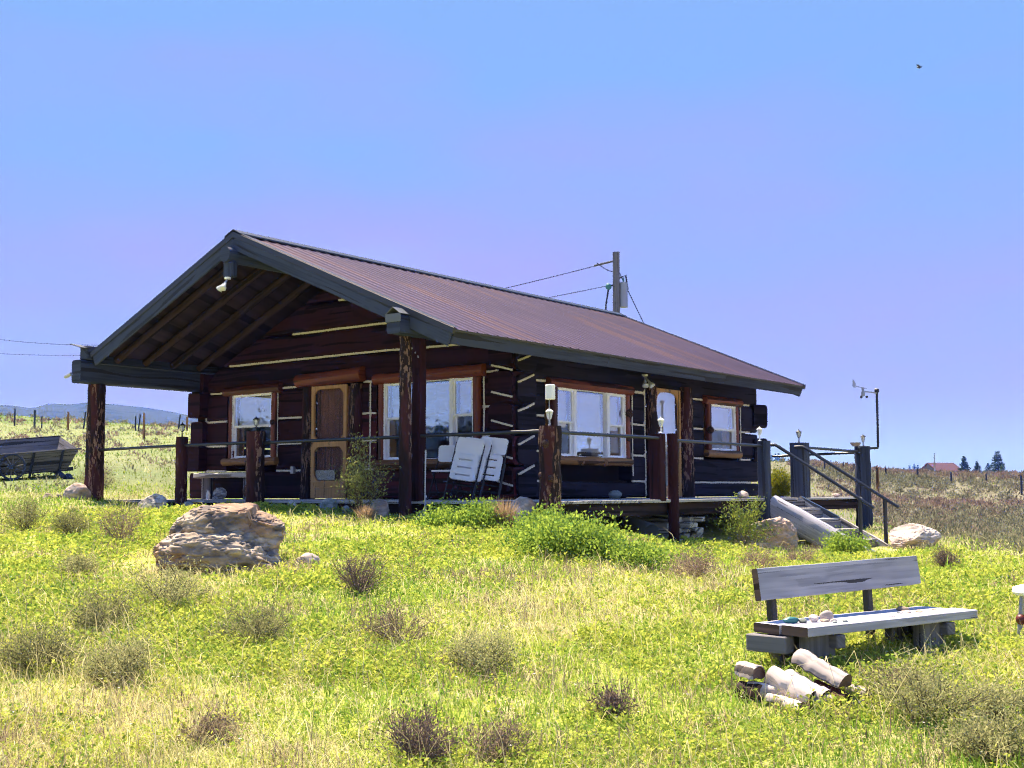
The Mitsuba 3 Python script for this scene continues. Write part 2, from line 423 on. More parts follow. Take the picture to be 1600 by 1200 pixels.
M('glass', {'type': 'blendbsdf', 'weight': 0.42, 'a': {'type': 'thindielectric'}, 'b': {'type': 'conductor', 'material': 'none', 'specular_reflectance': rgb(0.93, 0.93, 0.93)}}, False)
M('clear_glass', {'type': 'thindielectric'}, False)
M('lamp_glass', pr((0.62, 0.65, 0.68), 0.12, 0.6, spec_trans=0.0))
M('tin', pr((0.13, 0.14, 0.155), 0.5, 0.4, metallic=0.3))
M('red_plastic', pr((0.12, 0.02, 0.02), 0.4, 0.4))
M('teal', pr((0.05, 0.20, 0.21), 0.5, 0.4))


def rockmat(a, b, c, lich, s=1.0):
    def fn(p, n, uv):
        q = p * s
        f1 = fbm(q.x * 2.4, q.y * 2.4, q.z * 7, 4)
        f2 = fbm(q.x * 1.3 + 9, q.y * 1.3, q.z * 2.2, 3)
        f3 = fbm(q.x * 14, q.y * 14, q.z * 22 + 4, 3)
        col = mix(a, b, smoothstep(0.36, 0.64, f1))
        col = mix(col, c, smoothstep(0.58, 0.68, f2) * 0.8)
        l = smoothstep(0.54, 0.62, fbm(q.x * 5 + 3, q.y * 5, q.z * 9, 3))
        col = mix(col, lich, l * 0.75)
        return col * (0.42 + 1.12 * f3)
    return mikit.proc(fn)


M('boulder', pr(rockmat((0.50, 0.41, 0.32), (0.25, 0.20, 0.155), (0.30, 0.19, 0.13), (0.11, 0.108, 0.115)), 0.9, 0.1))
M('pink_rock', pr(rockmat((0.60, 0.51, 0.46), (0.44, 0.35, 0.31), (0.46, 0.29, 0.20), (0.24, 0.23, 0.23)), 0.9, 0.1))
M('grey_rock', pr(rockmat((0.22, 0.25, 0.25), (0.14, 0.16, 0.16), (0.16, 0.19, 0.14), (0.34, 0.34, 0.32), 1.6), 0.9, 0.1))
M('white_rock', pr(rockmat((0.62, 0.60, 0.57), (0.45, 0.43, 0.42), (0.50, 0.42, 0.36), (0.20, 0.19, 0.20), 2.2), 0.9, 0.1))


def ground_fn(p, n, uv):
    a = fbm(p.x * 0.55, p.y * 0.55, 1.0, 4)
    b = fbm(p.x * 5, p.y * 5, 3.0, 3)
    c = fbm(p.x * 0.045, p.y * 0.06, 5.0, 4)
    d = fbm(p.x * 26, p.y * 26, 8.0, 2)
    base = mix((0.24, 0.28, 0.05), (0.32, 0.33, 0.09), smoothstep(0.35, 0.65, a))
    base = mix(base, (0.38, 0.32, 0.19), smoothstep(0.52, 0.68, b) * 0.8)
    far = mix((0.12, 0.17, 0.055), (0.19, 0.215, 0.095), smoothstep(0.4, 0.62, c))
    r = dr.sqrt(dr.square(p.x - 9.1) + dr.square(p.y + 12.8))
    east = smoothstep(-26.0, -8.0, p.x + 0.30 * (p.y - 10.0) + (c - 0.5) * 14)
    far = mix(far, mix((0.150, 0.118, 0.110), (0.140, 0.130, 0.100), b), east * 0.75)
    base = mix(base, far, smoothstep(16.0, 30.0, r))
    return base * (0.65 + 0.7 * d)


M('ground', pr(mikit.proc(ground_fn), 0.95, 0.05))
VC = {'type': 'mesh_attribute', 'name': 'vertex_color'}
M('leaf', {'type': 'principledthin', 'base_color': VC, 'roughness': 0.55, 'diff_trans': 0.9, 'spec_trans': 0.0, 'eta': 1.35}, False)
M('twig', pr(VC, 0.85, 0.1))


def hill_fn(p, n, uv):
    a = fbm(p.x * 0.012, p.y * 0.012, p.z * 0.02, 4)
    b = fbm(p.x * 0.05, p.y * 0.05, 2.0, 3)
    return mix(mix((0.030, 0.042, 0.034), (0.048, 0.055, 0.042), a), (0.016, 0.026, 0.022), smoothstep(0.54, 0.66, b) * 0.7)


M('hill', pr(mikit.proc(hill_fn), 0.95, 0.05))
M('wall_board', pr((0.20, 0.16, 0.15), 0.8, 0.2))
M('barn_roof', pr((0.14, 0.070, 0.075), 0.6, 0.3))
M('birch', pr(wood((0.56, 0.49, 0.46), (0.20, 0.165, 0.15), (0.03, 0.025, 0.025), 34, 0.66, 0.5, 0.7), 0.75, 0.2))
M('cut_wood', pr(wood((0.16, 0.105, 0.085), (0.06, 0.04, 0.036), (0.02, 0.015, 0.015), 40, 0.7, 0.4), 0.8, 0.15))

# ------------------------------------------------------------------ ground, hills
def terrain():
    na = 260
    r = np.concatenate([np.linspace(0.4, 30, 130), np.geomspace(30.6, 3600, 110)])
    a = np.arange(na) * 2 * np.pi / na
    xy = np.stack([EYE[0] + r[:, None] * np.cos(a), EYE[1] + r[:, None] * np.sin(a)], -1).reshape(-1, 2)
    xy = np.vstack([xy, EYE[:2]])
    v = np.column_stack([xy, height(xy)])
    i, j = np.meshgrid(np.arange(len(r) - 1), np.arange(na), indexing='ij')
    q = np.stack([i * na + j, (i + 1) * na + j, (i + 1) * na + (j + 1) % na, i * na + (j + 1) % na], -1).reshape(-1, 4)
    f = np.vstack([q[:, [0, 1, 2]], q[:, [0, 2, 3]]])
    jj = np.arange(na)
    f = np.vstack([f, np.stack([np.full(na, len(xy) - 1), jj, (jj + 1) % na], 1)])
    return v, f


thing('ground', 'grassy slope of straw, green grass and low herbs', None, kind='structure')
put('ground', terrain(), 'mat_ground', True)

# skyline of the blue hills: bearing from +y towards -x (degrees), elevation (degrees)
SKY = np.array([(-180, 3.2), (-140, 2.2), (-100, 1.2), (-40, 0.5), (0, 0.3), (15, 0.3), (17.98, 0.50), (18.78, 0.79), (19.27, 0.94), (19.75, 0.80), (20.17, 0.68), (22.43, 0.40), (30, 0.9), (40, 1.9), (49.36, 2.87), (52.14, 3.26), (52.83, 3.40), (53.68, 3.53),
                (54.52, 3.64), (55.31, 3.71), (55.86, 3.76), (56.57, 3.80), (56.96, 3.82), (57.55, 3.75), (58.09, 3.77), (58.46, 3.80), (59.15, 3.58), (60.15, 3.70), (60.46, 3.69), (61.99, 3.60), (68, 3.9), (80, 3.4), (100, 3.8), (140, 3.0), (180, 3.2)])


def hill_ring():
    b = np.radians(np.arange(-180, 180, 0.25))
    el = np.interp(np.degrees(b), SKY[:, 0], SKY[:, 1])
    r = np.array([700, 850, 1000, 1150, 1300, 1450, 1600, 1800, 2100])
    k = np.array([0, 0.10, 0.3, 0.55, 0.8, 0.95, 1.0, 0.85, 0.3])
    V = []
    for ri, ki in zip(r, k):
        x, y = EYE[0] - np.sin(b) * ri, EYE[1] + np.cos(b) * ri
        bump = (meshkit.fbm(np.stack([x, y, 0 * x], 1) * 0.006, 4, 2) - 0.5) * 26 * (4 * ki * (1 - ki) + 0.06)
        V.append(np.stack([x, y, -12 + (np.tan(np.radians(el)) * 1600 + 12.1) * ki + bump * np.clip(el, 0.4, 3) / 3], 1))
    n = len(b)
    V = np.array(V).reshape(-1, 3)
    i, j = np.meshgrid(np.arange(len(r) - 1), np.arange(n), indexing='ij')
    q = np.stack([i * n + j, i * n + (j + 1) % n, (i + 1) * n + (j + 1) % n, (i + 1) * n + j], -1).reshape(-1, 4)
    return V, np.vstack([q[:, [0, 1, 2]], q[:, [0, 2, 3]]])


thing('hills', 'low blue hills fading into haze', None, kind='structure')
HILLS = hill_ring()
put('hills', HILLS, 'mat_hill', True)

# ------------------------------------------------------------------ log cabin
cabin = thing('log_cabin', 'long dark log cabin with a brown ribbed metal roof and a deep front porch', 'log cabin')
XL, XR, YF, YB = -10.1, -2.3, 2.2, 10.75
RX, RZ = -5.985, 4.305
EX, EZ, LX, LZ = -1.35, 2.355, -9.84, 2.621
RY0, RY1 = -0.40, 11.22


def roof_z(x):
    return RZ + (EZ - RZ) * (x - RX) / (EX - RX) if x > RX else RZ + (LZ - RZ) * (RX - x) / (RX - LX)


# ---- walls: each log and each strip of chinking is a piece
G_COURSE = [0.0, 0.53, 1.02, 1.49, 2.05, 2.55, 3.04, 3.56, 4.02]
S_COURSE = [0.0, 0.30, 0.78, 1.35, 1.93, 2.40]
GAP = 0.036


def wall_log(a0, a1, z0, z1, axis, at, mat, trap=None):
    h = z1 - z0 - GAP
    z = (z0 + z1) / 2
    n = max(4, int(abs(a1 - a0) / 0.35))
    p = [(a0, at, z), (a1, at, z)] if axis == 'x' else [(at, a0, z), (at, a1, z)]
    m = sweep(line(*p, n), hewn(0.28, h, 9, 20), amp=0.005, seed=R.randrange(900), freq=2.2)
    if trap:
        v = m[0]
        t = np.clip((v[:, 2] - z0) / (z1 - z0), 0, 1)
        lo = trap[0] + (trap[2] - trap[0]) * t
        hi = trap[1] + (trap[3] - trap[1]) * t
        s = (v[:, 0] - a0) / (a1 - a0)
        v[:, 0] = lo + (hi - lo) * np.clip(s, 0, 1)
    part(cabin, 'log', m, mat, 40)


def chink_x(x0, x1, z, y=YF + 0.016, w=0.034, slope=0.0):
    n = max(3, int(abs(x1 - x0) / 0.25))
    pts = line((x0, y, z), (x1, y, z + slope), n)
    pts[:, 2] += np.cumsum(np.random.default_rng(int(abs(x0 * 100 + z * 10))).normal(0, 0.004, n))
    part(cabin, 'chinking', sweep(pts, [(-0.016, -w / 2), (0.016, -w / 2), (0.016, w / 2), (-0.016, w / 2)]), 'mat_chink')


def chink_y(y0, y1, z, x=XR - 0.016, w=0.034, slope=0.0):
    n = max(3, int(abs(y1 - y0) / 0.25))
    pts = line((x, y0, z), (x, y1, z + slope), n)
    pts[:, 2] += np.cumsum(np.random.default_rng(int(abs(y0 * 100 + z * 10))).normal(0, 0.004, n))
    part(cabin, 'chinking', sweep(pts, [(-0.016, -w / 2), (0.016, -w / 2), (0.016, w / 2), (-0.016, w / 2)]), 'mat_chink')


def chink_v(a, z0, z1, side=False):
    n = 6
    p = (XR - 0.012, a) if side else (a, YF + 0.012)
    pts = line((p[0], p[1], z0), (p[0], p[1], z1), n)
    pts[:, 1 if side else 0] += np.random.default_rng(int(abs(a * 100))).normal(0, 0.008, n)
    part(cabin, 'chinking', sweep(pts, [(-0.016, -0.016), (0.016, -0.016), (0.016, 0.016), (-0.016, 0.016)]), 'mat_chink')


YW = YF + 0.14
XW = XR - 0.14
gable_open = [(-9.24, -7.84, 0.62, 2.08), (-7.08, -5.64, 0.0, 2.05), (-5.27, -2.95, 0.50, 2.08)]


def segments(lo, hi, z0, z1, opens):
    cuts = sorted((a, b) for a, b, s, t in opens if s < z1 - 0.12 and t > z0 + 0.12)
    out, x = [], lo
    for a, b in cuts:
        if a > x + 0.05:
            out.append((x, a))
        x = max(x, b)
    if hi > x + 0.05:
        out.append((x, hi))
    return out


for z0, z1 in zip(G_COURSE[:4], G_COURSE[1:5]):
    for a, b in segments(XL - 0.03, XR, z0, z1, gable_open):
        wall_log(a, b, z0, z1, 'x', YW, 'mat_log_red' if a > -5.7 and z0 < 0.6 or a > -5.7 and b < -5 and z0 < 1.4 else 'mat_log_gable')
        if z0 > 0:
            chink_x(a + (0.3 if a < XL + 0.1 else 0.02), b - (0.42 if b > XR - 0.1 else 0.02), z0)
for z0, z1 in zip(G_COURSE[4:8], G_COURSE[5:9]):
    und = lambda z: (max(XL, RX - (RZ - 0.24 - z) / 0.437), min(XR, RX + (RZ - 0.24 - z) / 0.4207))
    (l0, h0), (l1, h1) = und(z0), und(z1)
    wall_log(l0, h0, z0, z1, 'x', YW, 'mat_log_gable', (l0, h0, l1, h1))
    if z0 > 2.1:
        chink_x(l0 + (0.25 if z0 < 2.6 else 0.9), h0 - (0.5 if z0 < 2.6 else 0.8), z0)
chink_x(-9.75, -9.30, 2.05)
chink_x(-7.8, -7.16, 2.05)
chink_x(-5.60, -5.34, 2.05)
chink_x(-2.90, -2.62, 2.05)
for a, z0, z1 in ((-9.86, 0.5, 2.5), (-7.80, 0.62, 2.03), (-7.10, 0.03, 2.0), (-5.42, 0.55, 2.03), (-2.90, 0.55, 2.0)):
    chink_v(a, z0, z1)

side_open = [(3.06, 5.72, 0.52, 2.0), (6.22, 7.84, 0.0, 2.12), (8.46, 10.02, 0.80, 1.99)]
for z0, z1 in zip(S_COURSE[:-1], S_COURSE[1:]):
    for a, b in segments(YF + 0.28, YB + 0.1, z0, z1, side_open):
        wall_log(a, b, z0, z1, 'y', XW, 'mat_log_side')
        if z0 > 0:
            chink_y(a + 0.03 + (0.25 if a < 2.6 else 0), b - (0.35 if b > YB else 0.03), z0)
chink_y(5.76, 6.18, 1.93)
chink_y(7.9, 8.4, 1.93)
for a, z0, z1 in ((6.20, 0.05, 2.0), (7.90, 0.80, 1.9), (5.76, 0.4, 1.9), (10.06, 0.8, 1.9)):
    chink_v(a, z0, z1, True)
for z0, z1 in zip(G_COURSE[:5], G_COURSE[1:6]):
    wall_log(XL + 0.2, XR - 0.28, z0, z1, 'x', YB - 0.05, 'mat_log_side')
for z0, z1 in zip(G_COURSE[5:8], G_COURSE[6:9]):
    l0, h0 = RX - (RZ - 0.24 - z0) / 0.437, RX + (RZ - 0.24 - z0) / 0.4207
    l1, h1 = RX - (RZ - 0.24 - z1) / 0.437, RX + (RZ - 0.24 - z1) / 0.4207
    wall_log(l0, h0, z0, z1, 'x', YB - 0.05, 'mat_log_side', (l0, h0, l1, h1))
for z0, z1 in zip(G_COURSE[:5], G_COURSE[1:5] + [2.2]):
    wall_log(YF + 0.2, YB + 0.1, z0, z1, 'y', XL + 0.14, 'mat_log_gable')
# dovetailed corner: log ends stacked crosswise, with slanted strips of chinking on both faces
for k, z in enumerate((0.26, 0.78, 1.26, 1.77, 2.26)):
    part(cabin, 'log_end', log((XR - 0.02, YF + 0.30, z), (XR + 0.05, YF + 0.30, z), 0.2, prof=hewn(0.5, 0.44), n=4, amp=0.012), 'mat_log_side', 40)
    part(cabin, 'log_end', log((XR - 0.24, YF + 0.06, z + 0.06), (XR - 0.24, YF - 0.04, z + 0.06), 0.2, prof=hewn(0.48, 0.42), n=4, amp=0.012), 'mat_log_gable', 40)
for k, z in enumerate((0.20, 0.62, 1.14, 1.60, 2.02)):
    chink_x(XR - 0.40, XR + 0.01, z + 0.12, y=YF - 0.052, w=0.03, slope=-0.10)
for k, z in enumerate((0.40, 0.86, 1.40, 1.86, 2.20)):
    chink_y(YF + 0.05, YF + 0.46, z, x=XR + 0.060, w=0.03, slope=0.14)
for k, z in enumerate((1.0, 1.72)):
    part(cabin, 'log_end', log((XR - 0.1, YB - 0.05, z), (XR + 0.06, YB + 0.26, z), 0.2, prof=hewn(0.34, 0.50), n=4, amp=0.02), 'mat_log_side', 40)
for k, z in enumerate((0.26, 0.78, 1.26, 1.82, 2.25)):
    part(cabin, 'log_end', log((XL + 0.1, YF + 0.12, z), (XL + 0.1, YF - 0.12 - 0.08 * (k % 2), z), 0.2, prof=hewn(0.36, 0.49, 9), n=4, amp=0.012), 'mat_log_gable', 40)


# ---- windows and doors. F maps (u along the wall, v up, n outward) to the world
def gF(u, v, n):
    return np.stack(np.broadcast_arrays(np.asarray(u, float), YF - np.asarray(n, float), np.asarray(v, float)), -1)


def sF(u, v, n):
    return np.stack(np.broadcast_arrays(XR + np.asarray(n, float), np.asarray(u, float), np.asarray(v, float)), -1)


def lb(F, u0, u1, v0, v1, n0, n1, bev=0.004, tone=None):
    a, b = F(u0, v0, n0), F(u1, v1, n1)
    lo, hi = np.minimum(a, b), np.maximum(a, b)
    return box((lo + hi) / 2, hi - lo, bev, tone)


def ring(F, u0, u1, v0, v1, w, n0, n1):
    return cat([lb(F, u0, u0 + w, v0, v1, n0, n1), lb(F, u1 - w, u1, v0, v1, n0, n1), lb(F, u0 + w, u1 - w, v0, v0 + w, n0, n1), lb(F, u0 + w, u1 - w, v1 - w, v1, n0, n1)])


def quad(F, u0, u1, v0, v1, n):
    return np.array([F(u0, v0, n), F(u1, v0, n), F(u1, v1, n), F(u0, v1, n)]), np.array([[0, 1, 2], [0, 2, 3]])


def blind(F, u0, u1, v0, v1, n):
    k = max(6, int((v1 - v0) / 0.022))
    vv = np.linspace(v1, v0, 2 * k + 1)
    nn = n + np.where(np.arange(2 * k + 1) % 2, 0.003, 0.0)
    V = np.concatenate([F(np.full(2 * k + 1, u0), vv, nn), F(np.full(2 * k + 1, u1), vv, nn)])
    i = np.arange(2 * k)
    m = 2 * k + 1
    return V, np.vstack([np.stack([i, i + m, i + m + 1], 1), np.stack([i, i + m + 1, i + 1], 1)])


def sash_pair(w, F, u0, u1, v0, v1, mid, bl=None):
    part(w, 'upper_sash', ring(F, u0, u1, mid, v1, 0.035, 0.0, 0.035), 'mat_vinyl')
    part(w, 'lower_sash', ring(F, u0 + 0.008, u1 - 0.008, v0, mid + 0.03, 0.038, -0.035, -0.002), 'mat_vinyl')
    part(w, 'pane', quad(F, u0 + 0.03, u1 - 0.03, mid + 0.03, v1 - 0.03, 0.018), 'mat_glass')
    part(w, 'pane', quad(F, u0 + 0.04, u1 - 0.04, v0 + 0.035, mid, -0.018), 'mat_clear_glass')
    if bl is not None:
        part(w, 'blind', blind(F, u0 + 0.04, u1 - 0.04, bl, v1 - 0.04, -0.09), 'mat_blind')


def insect(F, u0, u1, v0, v1, n, t=0.0036):
    """an insect screen: real wires, coarser than the true mesh"""
    ms = []
    s = 0.0075
    for u in np.arange(u0, u1, s):
        ms.append(quad(F, u, u + t, v0, v1, n))
    for v in np.arange(v0, v1, s):
        ms.append(quad(F, u0, u1, v, v + t, n + 0.0006))
    return cat(ms)


def win(parent_name, F, u0, u1, v0, v1):
    w = pkey(cabin, parent_name)
    part_ = lambda n, m, mat, **k: part(w, n, m, mat, **k)
    part_('frame', ring(F, u0 - 0.03, u1 + 0.03, v0 - 0.03, v1 + 0.03, 0.035, -0.06, 0.055), 'mat_vinyl')
    return w


def trim(F, u0, u1, v0, v1, r=0.10, mat='mat_trim_log', side=0.10, lint=0.25, sill=0.24):
    """rounded log trim round an opening: lintel, sill and two side pieces"""
    up = (0, 0, 1)
    def lg(a, b, r0, r1, amp, knots=0):
        m = sweep(line(a, b, 12), circ(r0, 12), up, np.linspace(1, r1 / r0, 12), amp, R.randrange(900), 4.0)
        return m
    part(cabin, 'window_lintel', lg(F(u0 - lint, v1 + r * 0.95, 0.03), F(u1 + lint, v1 + r * 1.1, 0.03), r, r * 1.08, 0.014), mat, 50)
    part(cabin, 'window_sill', lg(F(u0 - sill, v0 - r * 0.9, 0.05), F(u1 + sill * 0.7, v0 - r * 0.9, 0.05), r * 0.85, r * 0.9, 0.016), 'mat_sill_log', 50)
    for u in (u0 - side * 0.55, u1 + side * 0.55):
        m = sweep(line(F(u, v0, 0.02), F(u, v1, 0.02), 14), hewn(side, 0.12, 3), (1, 0, 0) if F is gF else (0, 1, 0), None, 0.010, R.randrange(900), 5.0)
        part(cabin, 'window_casing', m, mat, 50)
    for d, (a0, a1, b0, b1) in enumerate(((u0 - 0.03, u1 + 0.03, v0 - 0.045, v0 - 0.03), (u0 - 0.03, u1 + 0.03, v1 + 0.03, v1 + 0.05), (u0 - 0.05, u0 - 0.03, v0 - 0.04, v1 + 0.04), (u1 + 0.03, u1 + 0.05, v0 - 0.04, v1 + 0.04))):
        part(cabin, 'window_jamb', lb(F, a0, a1, b0, b1, -0.28, 0.03), 'mat_pine')


w1 = win('window', gF, -9.02, -7.92, 0.78, 1.97)
sash_pair(w1, gF, -9.02, -7.92, 0.78, 1.97, 1.36, 1.40)
trim(gF, -9.02, -7.92, 0.78, 1.97, 0.085)
w2 = win('window', gF, -5.03, -3.10, 0.68, 1.97)
sash_pair(w2, gF, -5.03, -4.62, 0.68, 1.97, 1.36, 1.36)
sash_pair(w2, gF, -3.51, -3.10, 0.68, 1.97, 1.36, 1.36)
part(w2, 'mullion', lb(gF, -4.62, -4.54, 0.68, 1.97, -0.05, 0.05), 'mat_vinyl')
part(w2, 'mullion', lb(gF, -3.59, -3.51, 0.68, 1.97, -0.05, 0.05), 'mat_vinyl')
part(w2, 'pane', quad(gF, -4.54, -3.59, 0.70, 1.95, 0.0), 'mat_glass')
part(w2, 'blind', blind(gF, -4.53, -3.60, 1.22, 1.94, -0.09), 'mat_blind')
part(w2, 'blind_cord', bar(gF(-4.0, 1.93, -0.07), gF(-4.0, 1.30, -0.07), 0.004, 5), 'mat_white_plastic')
trim(gF, -5.03, -3.10, 0.68, 1.97, 0.10, side=0.15)
w3 = win('window', sF, 3.33, 5.42, 0.72, 1.84)
sash_pair(w3, sF, 3.33, 3.82, 0.72, 1.84, 1.27, 1.2)
sash_pair(w3, sF, 4.93, 5.42, 0.72, 1.84, 1.27, 1.2)
part(w3, 'mullion', lb(sF, 3.82, 3.90, 0.72, 1.84, -0.05, 0.05), 'mat_vinyl')
part(w3, 'mullion', lb(sF, 4.85, 4.93, 0.72, 1.84, -0.05, 0.05), 'mat_vinyl')
part(w3, 'pane', quad(sF, 3.90, 4.85, 0.74, 1.82, 0.0), 'mat_glass')
part(w3, 'blind', blind(sF, 3.91, 4.84, 0.80, 1.81, -0.09), 'mat_blind')
part(w3, 'blind_cord', bar(sF(4.1, 1.8, -0.07), sF(4.1, 1.2, -0.07), 0.004, 5), 'mat_white_plastic')
trim(sF, 3.33, 5.42, 0.72, 1.84, 0.085, side=0.16)
w4 = win('window', sF, 8.68, 9.74, 0.95, 1.86)
sash_pair(w4, sF, 8.68, 9.74, 0.95, 1.86, 1.36, 1.38)
trim(sF, 8.68, 9.74, 0.95, 1.86, 0.085, side=0.12)

# front door: pine screen door with chamfered openings over a plank door, between two log jamb posts
for x, r in ((-6.97, 0.14), (-5.76, 0.13)):
    part(cabin, 'door_post', log((x, YF + 0.0, 0.0), (x + 0.02, YF + 0.0, 2.02), r, r * 0.9, amp=0.02, seed=int(-x * 10)), 'mat_bark', 50)
part(cabin, 'door_lintel', log((-7.2, YF - 0.05, 2.14), (-5.55, YF - 0.05, 2.18), 0.12, 0.13, amp=0.016), 'mat_trim_log', 50)
door = pkey(cabin, 'door')
from shapely.geometry import Polygon


def cham(x0, x1, y0, y1, c):
    return [(x0 + c, y0), (x1 - c, y0), (x1, y0 + c), (x1, y1 - c), (x1 - c, y1), (x0 + c, y1), (x0, y1 - c), (x0, y0 + c)]


def extr(poly, depth):
    m = trimesh.creation.extrude_polygon(poly, depth, engine='earcut')
    v = np.array(m.vertices)
    return v, np.array(m.faces)


def onF(F, m, n0, tone=None, vertical=True):
    v = m[0]
    w = F(v[:, 0], v[:, 1], n0 + v[:, 2])
    tone = R.randrange(60) if tone is None else tone
    uv = np.stack([v[:, 1] if vertical else v[:, 0], (v[:, 0] if vertical else v[:, 1]) + v[:, 2] + 10 * tone], 1)
    return w, m[1], uv


dp = Polygon([(-6.80, 0.02), (-5.91, 0.02), (-5.91, 2.02), (-6.80, 2.02)], [cham(-6.72, -5.99, 1.05, 1.96, 0.09), cham(-6.72, -5.99, 0.33, 0.93, 0.09)])
part(door, 'screen_frame', onF(gF, extr(dp, 0.035), 0.06), 'mat_pine')
part(door, 'bead', ring(gF, -6.73, -5.98, 0.20, 0.31, 0.008, 0.094, 0.10), 'mat_pine')
part(door, 'screen', insect(gF, -6.75, -5.96, 0.30, 1.98, 0.07, 0.0011), 'mat_screen_mesh')
part(door, 'kick_plate', lb(gF, -6.70, -6.22, 0.34, 0.52, 0.055, 0.062), 'mat_galvanized')
for k in range(6):
    x = -6.78 + k * 0.145
    part(door, 'plank', lb(gF, x, x + 0.138, 0.02, 2.0, -0.08, -0.035), 'mat_door_plank')
part(door, 'handle', cat([bar(gF(-6.76, 1.0, 0.09), gF(-6.76, 1.0, 0.13), 0.008), bar(gF(-6.76, 0.94, 0.13), gF(-6.76, 1.06, 0.13), 0.009)]), 'mat_black')

# side door: glazed storm door with an arched pine frame between two knotty posts
for y, r0, r1 in ((6.36, 0.125, 0.10), (7.62, 0.17, 0.15)):
    m = log((XR + 0.05, y, 0.0), (XR + 0.05, y, 2.12), r0, r1, n=22, amp=0.035, seed=int(y * 7), freq=4.5)
    part(cabin, 'door_post', m, 'mat_bark', 50)
for y, z, r in ((6.48, 1.33, 0.10), (6.46, 0.62, 0.09), (7.74, 0.55, 0.08)):
    part(cabin, 'burl', xf(rock((2 * r, 2 * r, 2.2 * r), int(z * 10), 2, 0.1, 0), (XR + 0.10, y, z)), 'mat_bark', True)
door = pkey(cabin, 'door')
arch = [(6.95 + 0.41 * np.sign(math.cos(a)) * abs(math.cos(a)) ** 0.55, 1.74 + 0.25 * abs(math.sin(a)) ** 0.8) for a in np.linspace(0, np.pi, 15)]
dp = Polygon([(6.48, 0.02), (7.44, 0.02), (7.44, 2.05), (6.48, 2.05)], [[(6.54, 0.22)] + [(7.36, 0.22)] + arch])
part(door, 'storm_frame', onF(sF, extr(dp, 0.035), 0.02), 'mat_pine')
part(door, 'pane', quad(sF, 6.52, 7.38, 0.20, 2.0, 0.03), 'mat_glass')
part(door, 'inner_panel', lb(sF, 6.5, 7.42, 0.02, 2.04, -0.10, -0.06), 'mat_white_plastic')
part(door, 'handle', bar(sF(7.37, 0.95, 0.07), sF(7.37, 1.10, 0.07), 0.01), 'mat_grey_metal')
part(cabin, 'door_lintel', log((XW + 0.02, 6.20, 2.22), (XW + 0.02, 7.86, 2.22), 0.1, prof=hewn(0.28, 0.32, 7), n=6, amp=0.006), 'mat_log_side', 40)
part(cabin, 'floor', span(XL + 0.3, XR - 0.3, YF + 0.3, YB - 0.2, -0.06, -0.02), 'mat_interior')
part(cabin, 'partition', span(XL + 0.3, XR - 0.3, 5.95, 6.02, -0.02, 2.35), 'mat_interior')

for F, u, v, r in ((sF, 5.52, 1.52, 0.085), (sF, 5.50, 1.05, 0.05), (sF, 8.60, 1.34, 0.075), (gF, -7.86, 1.42, 0.05), (gF, -4.4, 0.58, 0.07), (gF, -3.2, 0.60, 0.06), (sF, 4.0, 0.62, 0.055), (sF, 4.7, 0.63, 0.07), (sF, 9.5, 0.87, 0.06)):
    part(cabin, 'burl', xf(rock((2 * r, 2 * r, 2.1 * r), int(u * 10 + v * 50) % 900, 2, 0.14, 0), F(u, v, 0.07)), 'mat_bark' if v > 1 else 'mat_sill_log', True)

# ---- roof
SR = np.array([EX - RX, EZ - RZ]); LR = np.linalg.norm(SR); SR /= LR
SL = np.array([LX - RX, LZ - RZ]); LL = np.linalg.norm(SL); SL /= LL
NR, NL = np.array([-SR[1], SR[0]]), np.array([SL[1], -SL[0]])


def on_roof(side, s, y, n):
    """point s metres down the slope, n metres above the roof plane"""
    d, nn = (SR, NR) if side > 0 else (SL, NL)
    s, y, n = np.broadcast_arrays(np.asarray(s, float), np.asarray(y, float), np.asarray(n, float))
    return np.stack([RX + d[0] * s + nn[0] * n, y, RZ + d[1] * s + nn[1] * n], -1)


